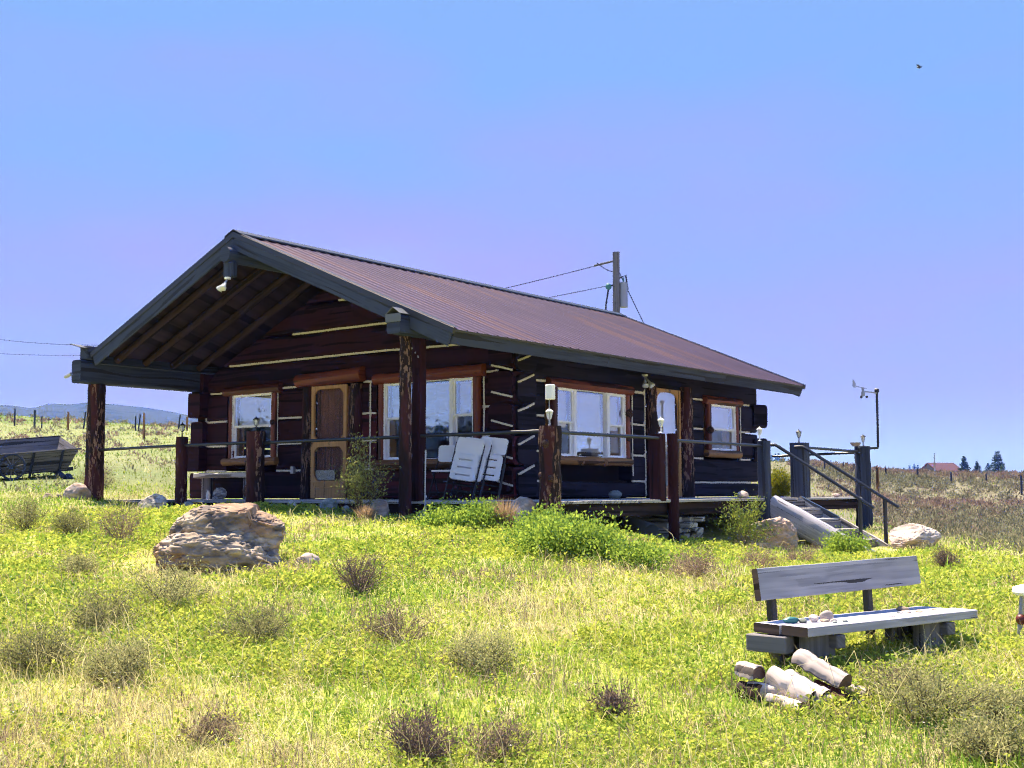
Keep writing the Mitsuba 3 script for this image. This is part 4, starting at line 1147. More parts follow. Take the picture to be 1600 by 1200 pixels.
def planked(p0, p1, w, h, up, seed, name):
    body, ends = plank(p0, p1, w, h, up, seed=seed)
    part(gb, name, body, 'mat_bench_wood', 40)
    k = len(ends[1]) // 2
    for e in (np.arange(k), np.arange(k, 2 * k)):
        part(gb, 'end_grain', compact(ends, e), 'mat_cut_wood')


def plank(p0, p1, w, h, up, n=26, seed=0, wav=0.004):
    pr_ = hewn(w, h, 14, 24)
    m = sweep(line(p0, p1, n), pr_, up, None, wav, seed, 7.0)
    return [compact(m, sel) for sel in split_caps(m, n * 25)]


planked(bp(0.0, 0.098, SZ - 0.027), bp(1.69, 0.098, SZ - 0.025), 0.198, 0.056, (0, 0, 1), 5, 'seat_plank')
planked(bp(-0.01, 0.306, SZ - 0.029), bp(1.64, 0.306, SZ - 0.026), 0.200, 0.056, (0, 0, 1), 8, 'seat_plank')
upb = BV * 0.14 + np.array([0, 0, 0.99])
planked(bp(0.05, 0.432, -0.437), bp(1.66, 0.440, -0.413), 0.048, 0.195, upb, 12, 'back_plank')
for u in (0.22, 1.16):
    part(gb, 'back_support', beam(bp(u, 0.44, -1.02), bp(u, 0.478, -0.37), 0.05, 0.05, BV), 'mat_black')
for u in (0.20, 1.30):
    gg = gz(*bp(u + 0.1, 0.2, 0)[:2])
    part(gb, 'leg', beam(bp(u, 0.10, gg - 0.1), bp(u, 0.10, SZ - 0.058), 0.24, 0.08, BV), 'mat_grey_board')
    part(gb, 'leg', beam(bp(u, 0.32, gg - 0.1), bp(u, 0.32, SZ - 0.058), 0.24, 0.08, BV), 'mat_grey_board')
    part(gb, 'cross_beam', beam(bp(u + 0.10, 0.0, SZ - 0.10), bp(u + 0.10, 0.41, SZ - 0.10), 0.08, 0.08), 'mat_grey_board')
part(gb, 'cross_beam', beam(bp(-0.03, 0.42, SZ - 0.115), bp(0.03, 0.16, SZ - 0.115), 0.10, 0.10), 'mat_grey_board', label='weathered block under the left end of the seat')
STONES = [(0.10, 0.34, 0.10, 0.06, 0.04, 'teal', 'green stone at the near end of the stones on the bench seat'),
          (0.15, 0.28, 0.09, 0.05, 0.030, 'grey_rock', 'flat grey stone beside the green stone on the bench seat'),
          (0.22, 0.25, 0.06, 0.06, 0.05, 'pink_rock', 'reddish stone next to the white rock on the bench seat'),
          (0.36, 0.28, 0.10, 0.07, 0.06, 'pink_rock', 'largest pale rock in the cluster on the bench seat'),
          (0.27, 0.20, 0.06, 0.04, 0.020, 'boulder', 'small brown chip below the pale rock on the bench seat'),
          (0.32, 0.17, 0.05, 0.04, 0.020, 'pink_rock', 'small pinkish chip in front of the pale rock on the bench seat'),
          (0.28, 0.11, 0.06, 0.03, 0.014, 'grey_rock', 'flat dark chip close to the front edge of the bench seat'),
          (0.36, 0.10, 0.05, 0.03, 0.014, 'grey_rock', 'lone thin chip right of the stone cluster on the bench seat'),
          (1.13, 0.38, 0.09, 0.06, 0.03, 'boulder', 'dark stone at the back of the far end of the bench seat'),
          (1.06, 0.27, 0.11, 0.06, 0.016, 'pink_rock', 'flat pale slab at the far end of the bench seat'),
          (1.14, 0.22, 0.08, 0.05, 0.016, 'boulder', 'flat brown chip near the far front corner of the bench seat'),
          (0.97, 0.25, 0.05, 0.03, 0.012, 'grey_rock', 'thin grey chip left of the flat pale slab on the bench'),
          (1.30, 0.22, 0.05, 0.03, 0.012, 'boulder', 'last dark chip towards the far end of the bench seat')]
for k, (u, v, a, b, c, mat, lab) in enumerate(STONES):
    t = thing('stone', lab, 'stone', 'stones lying on the garden bench')
    put(t, xf(rock((a, b, c * 1.15), 60 + k, 3, 0.12, 0.0, 5), bp(u * 1.1 + 0.03, v * 0.72, SZ + c * 0.42), R.uniform(0, 3)), 'mat_' + mat, True)

# ------------------------------------------------------------------ firewood
def billet(p0, p1, r, half=False, seed=0):
    """a short rough log: round, or split into a half"""
    a = np.linspace(0, np.pi, 9)
    pr_ = np.vstack([np.stack([np.cos(a), np.sin(a) * 0.95], 1), [[-0.4, -0.10], [0.35, 0.06]]]) * r if half else circ(r, 14)
    pts = line(p0, p1, 11) + np.random.default_rng(seed).normal(0, r * 0.04, (11, 3))
    return sweep(pts, pr_, amp=r * 0.07, seed=seed, freq=30)


def wpos(px, dv, z):
    """px metres right of, and dv metres behind, the middle of the firewood heap"""
    q = np.array([6.445, -6.68, 0]) + RT * px + FH * dv
    return np.array([q[0], q[1], gz(q[0], q[1]) + z])


FW = [((-0.03, 0.14, 0.20), (0.16, -0.06, 0.115), 0.075, True, 'large split half-round log on top of the firewood, cut end towards the bench'),
      ((-0.20, 0.10, 0.13), (-0.03, -0.09, 0.05), 0.060, False, 'long pale round log in the middle of the firewood heap'),
      ((-0.11, 0.12, 0.12), (0.05, -0.08, 0.06), 0.054, True, 'pale split log under the large split log'),
      ((-0.07, 0.02, 0.05), (0.09, -0.13, 0.04), 0.048, True, 'thin split log at the front of the firewood heap'),
      ((-0.32, 0.08, 0.06), (-0.14, 0.02, 0.05), 0.045, False, 'pale log lying crosswise at the near left of the heap'),
      ((-0.34, 0.16, 0.13), (-0.27, 0.06, 0.12), 0.070, True, 'short split chunk sitting apart at the end of the heap'),
      ((-0.36, 0.10, 0.04), (-0.28, 0.02, 0.04), 0.055, False, 'dark short chunk under the split chunk at the end of the heap'),
      ((0.14, 0.16, 0.06), (0.30, 0.02, 0.045), 0.050, True, 'flat pale split piece sticking out on the bench side of the heap'),
      ((-0.16, -0.12, 0.03), (-0.10, -0.19, 0.03), 0.038, False, 'smallest pale round offcut in front of the firewood heap'),
      ((0.03, 0.05, 0.08), (0.15, -0.12, 0.055), 0.048, False, 'dark-barked log under the cut end of the large split log'),
      ((0.16, -0.04, 0.03), (0.24, -0.10, 0.03), 0.034, True, 'small split stick lying in front of the bench side of the heap'),
      ((-0.24, -0.02, 0.03), (-0.14, -0.10, 0.03), 0.036, True, 'short split stick at the near left front of the heap')]
for k, (a, b, r, half, lab) in enumerate(FW):
    t = thing('firewood_log', lab, 'firewood', 'firewood logs in the grass')
    m = billet(wpos(*a), wpos(*b), r, half, 80 + k)
    ne = len(circ(1, 14)) + 1 if not half else 12
    nv = 11 * ne
    side_, ends = split_caps(m, nv)
    part(t, 'wood', compact(m, side_), 'mat_bark' if k in (6, 9) else 'mat_birch', True)
    ends = np.flatnonzero(ends)
    for e in np.array_split(ends, 2):
        part(t, 'cut_end', compact(m, e), 'mat_cut_wood')

# ------------------------------------------------------------------ stand cut off by the frame
t = thing('garden_stand', 'grey metal garden stand with a white rounded top in the grass beyond the bench', 'garden stand')
g = gz(6.95, -4.26)
part(t, 'top', xf(lathe([(0.001, 0), (0.19, 0), (0.205, 0.02), (0.20, 0.05), (0.15, 0.065), (0.001, 0.07)], 24), (7.036, -4.196, g + 0.32)), 'mat_white_plastic', 45)
for k in range(4):
    a = k * np.pi / 2 + 3.75
    part(t, 'leg', beam((7.036 + 0.19 * math.cos(a), -4.196 + 0.19 * math.sin(a), g - 0.05), (7.036 + 0.15 * math.cos(a), -4.196 + 0.15 * math.sin(a), g + 0.32), 0.035, 0.03), 'mat_grey_metal')
part(t, 'knob', xf(ICO[3], (6.905, -4.30, g + 0.16), sc=0.036), 'mat_red_plastic', True)

# ------------------------------------------------------------------ wagon
wg = thing('farm_wagon', 'old grey wooden farm wagon with flared plank sides and spoked wheels in the grass', 'wagon')
ang = math.atan2(-0.45, 0.89)
WU = RT * 0.80 + FH * 0.60; WV = -RT * 0.60 + FH * 0.80      # along the wagon (to the right), and across (away)
W0 = np.array([-15.62, 2.76, 0.0]); wz = gz(-15.9, 2.6)


def wp(u, v, z):
    return W0 + WU * u + WV * v + np.array([0, 0, wz + z - 0.10 + 0.10 * u + 0.24 * v])


def wquad(a, b, c, d, th=0.03):
    q = np.array([a, b, c, d]); n = np.cross(q[1] - q[0], q[3] - q[0]); n /= np.linalg.norm(n)
    v = np.vstack([q + n * th / 2, q - n * th / 2])
    f = np.array([[0, 1, 2], [0, 2, 3], [4, 6, 5], [4, 7, 6], [0, 4, 5], [0, 5, 1], [1, 5, 6], [1, 6, 2], [2, 6, 7], [2, 7, 3], [3, 7, 4], [3, 4, 0]])
    L = np.linalg.norm(q[1] - q[0])
    tone = R.randrange(60)
    uv = np.array([[0, 0], [L, 0], [L, 0.2], [0, 0.2]] * 2) + [tone * 1.37, 10 * tone]
    return v, f, uv


for v0, s in ((0.0, -1), (0.95, 1)):
    for k in range(3):
        za, zb = 0.28 + 0.165 * k, 0.28 + 0.165 * (k + 1) - 0.008
        oa, ob = s * 0.075 * k, s * 0.075 * (k + 1)
        la, lb_ = 0.10 + 0.06 * k, 0.10 + 0.06 * (k + 1)
        part(wg, 'side_board', wquad(wp(-2.9 - la, v0 + oa, za), wp(la - 0.02, v0 + oa, za), wp(lb_ - 0.02, v0 + ob, zb), wp(-2.9 - lb_, v0 + ob, zb)), 'mat_grey_board')
    part(wg, 'top_rail', beam(wp(-3.2, v0 + s * 0.235, 0.785), wp(0.32, v0 + s * 0.235, 0.785), 0.05, 0.03), 'mat_grey_board')
    for u in (-2.6, -1.75, -0.75, -0.12):
        part(wg, 'stake', beam(wp(u, v0 + s * 0.03, 0.16), wp(u + 0.03, v0 + s * 0.26, 0.78), 0.05, 0.04), 'mat_fascia')
for k in range(3):
    za, zb = 0.28 + 0.165 * k, 0.28 + 0.165 * (k + 1) - 0.008
    la, lb_ = 0.10 + 0.06 * k, 0.10 + 0.06 * (k + 1)
    part(wg, 'end_board', wquad(wp(la - 0.03, 0.0 - 0.07 * k, za), wp(la - 0.03, 0.95 + 0.07 * k, za), wp(lb_ - 0.03, 0.95 + 0.07 * (k + 1), zb), wp(lb_ - 0.03, -0.07 * (k + 1), zb)), 'mat_grey_board')
part(wg, 'bed', wquad(wp(-2.95, 0, 0.27), wp(0.08, 0, 0.27), wp(0.08, 0.95, 0.27), wp(-2.95, 0.95, 0.27)), 'mat_grey_board')
for u in (-0.10, -1.95):
    part(wg, 'axle', beam(wp(u, -0.40, 0.20), wp(u, 1.30, 0.20), 0.10, 0.10), 'mat_fascia')
part(wg, 'tongue', beam(wp(-2.9, 0.47, 0.22), wp(0.35, 0.47, 0.16), 0.09, 0.09), 'mat_fascia')
part(wg, 'hub', sweep(line(wp(0.0, -0.55, 0.17), wp(0.02, -0.28, 0.19), 5), circ(0.075, 12), scale=[0.8, 1.1, 0.9, 1.1, 0.9]), 'mat_fascia', 45, label='bare wheel hub on the end of the axle')
for u, v, r, tilt in ((-1.20, -0.34, 0.27, 0.5), (-1.75, -0.30, 0.30, 0.1)):
    w = pkey(wg, 'wheel')
    c = W0 + WU * u + WV * v + np.array([0, 0, wz + r - 0.05])
    e1 = WU * math.cos(tilt) + np.array([0, 0, 0]) - WV * math.sin(tilt)
    e2 = np.array([0, 0, 1.0])
    a = np.linspace(0, 2 * np.pi, 25)
    part(w, 'rim', sweep(c + np.cos(a)[:, None] * e1 * r + np.sin(a)[:, None] * e2 * r, hewn(0.045, 0.04, 6, 8), np.cross(e1, e2), caps=False), 'mat_fascia', 45)
    part(w, 'hub', sweep(line(c - np.cross(e1, e2) * 0.09, c + np.cross(e1, e2) * 0.09, 4), circ(0.055, 10)), 'mat_fascia', 45)
    for k in range(10):
        b = k * np.pi / 5 + 0.2
        part(w, 'spoke', bar(c + (e1 * math.cos(b) + e2 * math.sin(b)) * 0.05, c + (e1 * math.cos(b) + e2 * math.sin(b)) * r, 0.014, 6), 'mat_grey_board', 50)

# ------------------------------------------------------------------ rocks on the ground
big = thing('boulder', 'big layered tan and grey boulder in the grass in front of the porch', 'boulder')


def boulder_mesh():
    v1, f1 = rock((1.16, 0.84, 0.62), 3, 5, 0.15, 0.05, 7, 0.055)
    v2, f2 = rock((1.22, 0.95, 0.62), 9, 5, 0.14, 0.05, 6, 0.055)
    c, s = math.cos(0.65), math.sin(0.65)
    rot = np.array([[c, s, 0], [-s, c, 0], [0, 0, 1]])
    v1[:, 2] += 0.16 * v1[:, 0] * np.where(v1[:, 0] < 0.25, 1, -0.6) + 0.02
    return (v1 @ rot, f1), (v2 @ rot, f2)


b1, b2 = boulder_mesh()
bz = gz(-0.15, -5.2)
part(big, 'upper_mass', xf(b1, (-0.24, -5.13, bz + 0.37)), 'mat_boulder', 60, label='upper ledge with a rusty orange overhang')
part(big, 'lower_mass', xf(b2, (-0.20, -5.28, bz + 0.12)), 'mat_boulder', 60, label='lower tan ledge in shade')

ROCKS = [(-10.15, -0.40, 0.50, 0.30, 'pink_rock', 5, 'reddish rock at the foot of the left porch post'),
         (-10.56, -0.72, 0.24, 0.11, 'boulder', 4, 'low brown stone left of the reddish rock'),
         (-10.38, -0.62, 0.12, 0.09, 'boulder', 4, 'smallest brown stone between the two rocks at the left porch post'),
         (-7.19, -0.97, 0.54, 0.26, 'white_rock', 6, 'pale slanted rock in front of the short left porch post'),
         (-6.55, -0.75, 0.24, 0.15, 'grey_rock', 4, 'grey stone just right of the pale slanted rock'),
         (-4.72, -0.22, 0.17, 0.17, 'white_rock', 4, 'pale stone under the deck edge left of the leafy shrub'),
         (-4.35, -0.12, 0.26, 0.13, 'boulder', 4, 'low tan stone under the deck edge behind the leafy shrub'),
         (-3.95, -0.20, 0.30, 0.20, 'grey_rock', 5, 'rounded greenish stone right behind the leafy shrub'),
         (-3.62, -0.15, 0.15, 0.13, 'grey_rock', 4, 'small grey stone between the greenish stone and the tan rock'),
         (-3.05, -0.20, 0.26, 0.24, 'grey_rock', 4, 'grey rock next to the tan rock at the tall porch post'),
         (-2.76, -0.34, 0.28, 0.32, 'pink_rock', 4, 'tan pitted rock touching the tall porch post'),
         (-2.20, -0.05, 0.15, 0.22, 'grey_rock', 4, 'narrow grey stone right of the tall porch post'),
         (-1.88, -0.02, 0.26, 0.24, 'grey_rock', 5, 'dark round rock under the deck below the leaning chairs'),
         (-1.62, -0.05, 0.13, 0.16, 'white_rock', 4, 'little white stone under the deck edge below the leaning chairs'),
         (-1.70, -0.42, 0.42, 0.15, 'grey_rock', 3, 'flat mossy stone in the grass below the leaning chairs'),
         (-0.38, -0.12, 0.42, 0.38, 'pink_rock', 5, 'pinkish rock against the thick corner post of the deck'),
         (-0.80, -0.05, 0.24, 0.24, 'grey_rock', 5, 'shaded grey rock between the dry grass and the corner post'),
         (0.55, 5.20, 1.00, 0.52, 'pink_rock', 7, 'large cream and orange boulder beside the near stringer of the stairs'),
         (2.12, 7.50, 1.00, 0.42, 'pink_rock', 7, 'large cream boulder with a dark top beyond the far side of the stairs'),
         (0.42, -4.72, 0.30, 0.14, 'pink_rock', 4, 'small pink slab lying at the right foot of the big boulder')]
for k, (x, y, w, h, mat, fc, lab) in enumerate(ROCKS):
    t = thing('rock', lab, 'rock')
    sub = 5 if w > 0.9 else 4 if w > 0.35 else 3
    put(t, xf(rock((w, w * R.uniform(0.7, 0.9), h * 1.5), 120 + k, sub, 0.15, 0.035, fc, 0.04 if w > 0.9 else 0.0), (x, y, gz(x, y) + h * 0.22), R.uniform(0.4, 0.9)), 'mat_' + mat, True)

# ------------------------------------------------------------------ power pole and wires
pd = np.array([-12.1, 20.75]); pg = gz(*pd)
pp = thing('power_pole', 'weathered wooden power pole with a transformer can rising behind the roof', 'power pole')
part(pp, 'pole', log((pd[0], pd[1], pg - 0.3), (pd[0] + 0.03, pd[1], 8.08), 0.15, 0.112, n=12, k=16, amp=0.005, seed=4), 'mat_grey_board', 50)
rt2 = RT[:2]
part(pp, 'transformer', lathe([(0.001, 0), (0.13, 0), (0.14, 0.02), (0.14, 0.78), (0.15, 0.80), (0.12, 0.84), (0.001, 0.85)], 18, (pd[0] + rt2[0] * 0.26, pd[1] + rt2[1] * 0.26, 6.22)), 'mat_grey_metal', 45)
part(pp, 'bushing', lathe([(0.02, 0), (0.035, 0.02), (0.02, 0.05), (0.035, 0.07), (0.02, 0.10), (0.032, 0.12), (0.01, 0.16)], 10, (pd[0] + rt2[0] * 0.26, pd[1] + rt2[1] * 0.26, 7.06)), 'mat_teal', 45)
part(pp, 'cutout', tube([(pd[0] + rt2[0] * 0.12, pd[1] + rt2[1] * 0.12, 7.2), (pd[0] + rt2[0] * 0.34, pd[1] + rt2[1] * 0.34, 7.3), (pd[0] + rt2[0] * 0.40, pd[1] + rt2[1] * 0.40, 6.86), (pd[0] + rt2[0] * 0.36, pd[1] + rt2[1] * 0.36, 6.72)], 0.03, 8), 'mat_black', 50)
part(pp, 'insulator', xf(rock((0.22, 0.16, 0.22), 3, 2, 0.1, 0), (pd[0] - rt2[0] * 0.24, pd[1] - rt2[1] * 0.24, 6.92)), 'mat_teal', True)
part(pp, 'bracket', bar((pd[0], pd[1], 6.98), (pd[0] - rt2[0] * 0.26, pd[1] - rt2[1] * 0.26, 6.94), 0.03, 6), 'mat_black')
part(pp, 'drop_wire', tube([(pd[0] - rt2[0] * 0.24, pd[1] - rt2[1] * 0.24, 6.85), (pd[0] - rt2[0] * 0.33, pd[1] - rt2[1] * 0.33, 6.3), (pd[0] - rt2[0] * 0.36, pd[1] - rt2[1] * 0.36, 5.2)], 0.028, 6), 'mat_black', 50)
part(pp, 'jumper', tube([(pd[0] - rt2[0] * (0.62 - 0.12 * k), pd[1] - rt2[1] * (0.62 - 0.12 * k), 7.72 - 0.30 * math.sin(k / 5 * np.pi / 2)) for k in range(6)], 0.014, 6), 'mat_black', 50)
part(pp, 'conduit', bar((pd[0] + rt2[0] * 0.07 - 0.07, pd[1] + rt2[1] * 0.07 - 0.1, 4.0), (pd[0] + rt2[0] * 0.07 - 0.07, pd[1] + rt2[1] * 0.07 - 0.1, 7.0), 0.045, 8), 'mat_black', 50)


def wire(p0, p1, sag, r, n=36):
    s = np.linspace(0, 1, n)[:, None]
    q = np.array(p0) * (1 - s) + np.array(p1) * s
    q[:, 2] -= (4 * sag * s * (1 - s))[:, 0]
    return tube(q, r, 5)


P0 = np.array([pd[0], pd[1], 7.8]); P1 = np.array([pd[0] - rt2[0] * 0.26, pd[1] - rt2[1] * 0.26, 6.95])
far = np.array([-62.7, 26.0, 9.9])
for a, b, sag, r, lab in ((P0, far, 1.5, 0.014, 'upper overhead wire running from the power pole over the roof'), (P1, far - [0, 0, 1.0], 1.0, 0.012, 'lower overhead wire running from the power pole behind the roof')):
    t = thing('power_wire', lab, 'overhead wire')
    put(t, wire(a, b, sag, r), 'mat_black', 50)
part(pp, 'strain_clamp', bar(P0, P0 + (far - P0) / np.linalg.norm(far - P0) * 0.9 - [0, 0, 0.09], 0.032, 6), 'mat_black')
t = thing('guy_wire', 'taut guy wire slanting down from the power pole behind the roof', 'guy wire')
put(t, bar((pd[0] + rt2[0] * 0.1, pd[1] + rt2[1] * 0.1, 7.45), (pd[0] + rt2[0] * 3.1, pd[1] + rt2[1] * 3.1, 1.0), 0.016, 6), 'mat_black', 50)

# ------------------------------------------------------------------ fence posts
FP = [(-51.83, 22.57, .95, 0.05, 'grey', 'fence post farthest out on the skyline beside the wagon'), (-48.8, 21.93, 1.0, 0.06, 'grey', 'thick grey fence post above the wagon end'),
      (-49.14, 22.55, .70, 0.04, 'grey', 'short thin fence post just right of the thick grey one'), (-46.38, 22.34, 1.0, 0.06, 'red', 'reddish fence post left of the porch post'),
      (-46.97, 23.61, .90, 0.045, 'lean', 'leaning dark fence post closest to the left porch post'), (-44.2, 24.86, .75, 0.04, 'grey', 'thin post left of a leaning pair seen under the porch roof'),
      (-43.32, 24.39, .85, 0.045, 'lean', 'leaning post in the pair seen under the porch roof'), (-33.21, 17.5, 1.05, 0.05, 'red', 'nearest reddish fence post seen under the porch roof'),
      (-42.45, 26.2, .80, 0.045, 'lean', 'dark fence post near the short porch post'), (-42.27, 26.63, .75, 0.06, 'red', 'reddish fence post rising right behind the short porch post'),
      (-15.11, 45.0, .55, 0.05, 'grey', 'tiny fence post on the rise seen above the deck rail'), (-16.34, 50.5, .45, 0.04, 'grey', 'faint fence post on the rise between the stair post and the rear post'),
      (-14.89, 48.33, .50, 0.045, 'grey', 'fence post on the rise just left of the rear deck post'), (-9.17, 36.32, 1.15, 0.075, 'red', 'tall tan stake in the scrub right of the rear deck post'),
      (-12.99, 47.78, .55, 0.05, 'grey', 'dark fence post just beyond the tall tan stake'), (-11.25, 47.43, .60, 0.05, 'grey', 'dark fence post in front of the left end of the barn'),
      (-9.71, 47.78, .65, 0.05, 'grey', 'dark fence post in front of the right end of the barn'), (-8.39, 49.06, .50, 0.045, 'grey', 'dark fence post below the big conifer'),
      (-5.07, 42.54, .90, 0.05, 'grey', 'fence post at the far right edge of the scrub')]
for x, y, h, r, kind, lab in FP:
    t = thing('fence_post', lab, 'fence post', 'fence posts across the fields')
    z = gz(x, y)
    put(t, log((x, y, z - 0.2), (x + (0.10 if kind == 'lean' else 0.0), y + (0.05 if kind == 'lean' else 0), z + h), r, r * 0.85, n=6, k=8, amp=0.008), 'mat_sill_log' if kind == 'red' else 'mat_fascia', 40)

# ------------------------------------------------------------------ barn
D = 240.0


def bear(px, d):
    return EYE[:2] + RT[:2] * ((px - 800) / 1874.9 * d) + FH[:2] * d * 0.996


barn = thing('barn', 'low distant barn with a dark red-brown gable roof beyond the scrub', 'barn')
u = RT[:2]; w = FH[:2]
c0 = bear(1446, D)
def bq(a, b, z):
    return np.array([c0[0] + u[0] * a + w[0] * b, c0[1] + u[1] * a + w[1] * b, z])
e, rg, gd = 3.25, 5.35, -2.5
A = [bq(-1.5, 2.0, gd), bq(1.6, -2.0, gd), bq(1.6, -2.0, e), bq(-1.5, 2.0, e), bq(0.0, 0, rg)]
part(barn, 'gable_wall', (np.array(A), np.array([[0, 1, 2], [0, 2, 3], [3, 2, 4]])), 'mat_wall_board')
part(barn, 'side_wall', (np.array([bq(1.6, -2, gd), bq(6.8, -1.0, gd), bq(6.8, -1.0, e), bq(1.6, -2, e)]), np.array([[0, 1, 2], [0, 2, 3]])), 'mat_wall_board')
part(barn, 'rear_wall', (np.array([bq(-1.5, 2, gd), bq(4.0, 3.0, gd), bq(4.0, 3.0, e), bq(-1.5, 2, e)]), np.array([[0, 1, 2], [0, 2, 3]])), 'mat_wall_board')
rf = [bq(-0.25, 0, rg + 0.1), bq(5.4, 1.0, rg + 0.1), bq(7.3, -1.3, e - 0.05), bq(1.55, -2.4, e - 0.05)]
part(barn, 'roof', wquad(*rf, th=0.12), 'mat_barn_roof')
part(barn, 'roof', wquad(bq(-0.25, 0, rg + 0.1), bq(-1.9, 2.4, e - 0.05), bq(4.1, 3.4, e - 0.05), bq(5.4, 1.0, rg + 0.1), th=0.12), 'mat_barn_roof')
part(barn, 'window', wquad(bq(0.3, -0.4, 2.0), bq(0.9, -1.15, 2.0), bq(0.9, -1.15, 2.8), bq(0.3, -0.4, 2.8), th=0.1), 'mat_black')
t = thing('utility_pole', 'thin distant pole standing in front of the barn', 'pole')
q = bear(1456, 200)
put(t, log((q[0], q[1], gz(*q) - 0.3), (q[0], q[1], 6.2), 0.10, 0.08, n=5, k=8), 'mat_weathered', 40)
t = thing('farm_building', 'tiny white farm building on the distant blue hillside', 'building')
fb = np.array([-1153.0, 741.0, 83.0])
part(t, 'wall', span(fb[0] - 3.2, fb[0] + 3.2, fb[1] - 2.5, fb[1] + 2.5, fb[2] - 4, fb[2] + 2.6), 'mat_white_plastic')
part(t, 'roof', cat([beam(fb + [-3.5, -1.4, 3.2], fb + [3.5, -1.4, 3.2], 3.2, 0.15, (0, -0.5, 0.87))[:2], beam(fb + [-3.5, 1.4, 3.2], fb + [3.5, 1.4, 3.2], 3.2, 0.15, (0, 0.5, 0.87))[:2]]), 'mat_galvanized')
t = thing('bird', 'small dark bird flying high in the open sky', 'bird')
bb = np.array([-9.98, 45.96, 21.19])
part(t, 'body', sweep(line(bb - [0.14, 0.02, 0], bb + [0.14, 0.02, 0], 6), circ(0.045, 8), scale=[0.2, 0.8, 1, 0.9, 0.6, 0.2]), 'mat_black', 50)
for s in (-1, 1):
    part(t, 'wing', (np.array([bb + [0.06, 0, 0.02], bb + [-0.05, 0, 0.02], bb + [-0.10, s * 0.26, 0.07], bb + [0.0, s * 0.20, 0.08], bb + [-0.16, s * 0.40, 0.02]]) , np.array([[0, 1, 2], [0, 2, 3], [3, 2, 4]])), 'mat_black')

# ------------------------------------------------------------------ vegetation
def quads(c, d, w, l, col, nrm=None, bend=0.0):
    """leaf-like double triangles: centres c, directions d (n,3), widths w, lengths l, colours (n,3)"""
    n = len(c)
    r = rng.normal(size=(n, 3)) if nrm is None else nrm
    s = np.cross(d, r); s /= np.linalg.norm(s, axis=1, keepdims=True) + 1e-9
    k = np.cross(s, d)
    w, l = np.broadcast_to(w, (n,))[:, None], np.broadcast_to(l, (n,))[:, None]
    a, m1, m2, t = c, c + d * l * 0.45 + s * w * 0.5, c + d * l * 0.45 - s * w * 0.5, c + d * l + k * l * bend
    V = np.stack([a, m1, t, m2], 1).reshape(-1, 3)
    i = np.arange(n) * 4
    F = np.vstack([np.stack([i, i + 1, i + 2], 1), np.stack([i, i + 2, i + 3], 1)])
    return V, F, np.repeat(col, 4, 0)


def blades(p, h, w, lean, col, az=None, curl=0.5):
    """grass blades: two bent segments and a tip, on points p (n,3)"""
    n = len(p)
    az = rng.uniform(0, 2 * np.pi, n) if az is None else az
    d = np.stack([np.cos(az), np.sin(az), np.zeros(n)], 1)
    fa = az + np.pi / 2 + rng.normal(0, 0.5, n)
    s = np.stack([np.cos(fa), np.sin(fa), np.zeros(n)], 1)
    up = np.array([0, 0, 1.0])
    h, w, lean = h[:, None], w[:, None], lean[:, None]
    q1 = p + up * h * 0.5 * np.cos(lean * 0.6) + d * h * 0.5 * np.sin(lean * 0.6)
    q2 = q1 + up * h * 0.5 * np.cos(lean * (1 + curl)) + d * h * 0.5 * np.sin(lean * (1 + curl))
    V = np.stack([p - s * w * 0.5, p + s * w * 0.5, q1 - s * w * 0.42, q1 + s * w * 0.42, q2], 1).reshape(-1, 3)
    i = np.arange(n) * 5
    F = np.vstack([np.stack([i, i + 1, i + 3], 1), np.stack([i, i + 3, i + 2], 1), np.stack([i + 2, i + 3, i + 4], 1)])
    return V, F, np.repeat(col, 5, 0)


def put_veg(key, m, mat='mat_leaf'):
    scene[key] = mikit.ply((m[0], m[1]), mat, False, color=np.clip(m[2], 0.004, 0.95))


def scatter(n, d0, d1, power, half=0.55):
    """points round the viewer's side of the yard, thinning with distance d; half = half angle in radians"""
    t = rng.uniform(size=n)
    e = power + 1
    d = (d0 ** e + t * (d1 ** e - d0 ** e)) ** (1 / e)
    a = rng.uniform(-half, half, n)
    xy = EYE[:2] + (FH[:2] * np.cos(a)[:, None] + RT[:2] * np.sin(a)[:, None]) * d[:, None]
    return xy, d


def clear_of_house(xy, m=0.0):
    x, y = xy[:, 0], xy[:, 1]
    house = (x > -10.5 - m) & (x < 0.02 + m) & (y > 0.02 - m) & (y < 11.2 + m)
    stairs = (x > -0.1) & (x < 1.75) & (y > 6.5) & (y < 7.7)
    bould = ((x + 0.2) / 0.60) ** 2 + ((y + 5.2) / 0.50) ** 2 < 0.8
    return ~(house | stairs | bould)


def patch(xy, f, seed, oct_=3):
    return meshkit.fbm(np.column_stack([xy * f, np.full(len(xy), seed * 1.7)]), oct_, seed)


GREEN, LIME, STRAW, PALE = np.array([0.19, 0.34, 0.045]), np.array([0.43, 0.50, 0.085]), np.array([0.56, 0.50, 0.22]), np.array([0.76, 0.70, 0.44])


def east_scrub(xy):
    """where the lawn gives way to brown sagebrush scrub on the right: 0 to 1"""
    v = xy - EYE[:2]
    a, b = v @ RT[:2], v @ FH[:2]
    return np.clip((a - (2.6 + 0.19 * b)) / 2.0 + (patch(xy, 0.35, 21) - 0.5) * 2.5, 0, 1) * np.clip((b - 15.5) / 2.5, 0, 1)


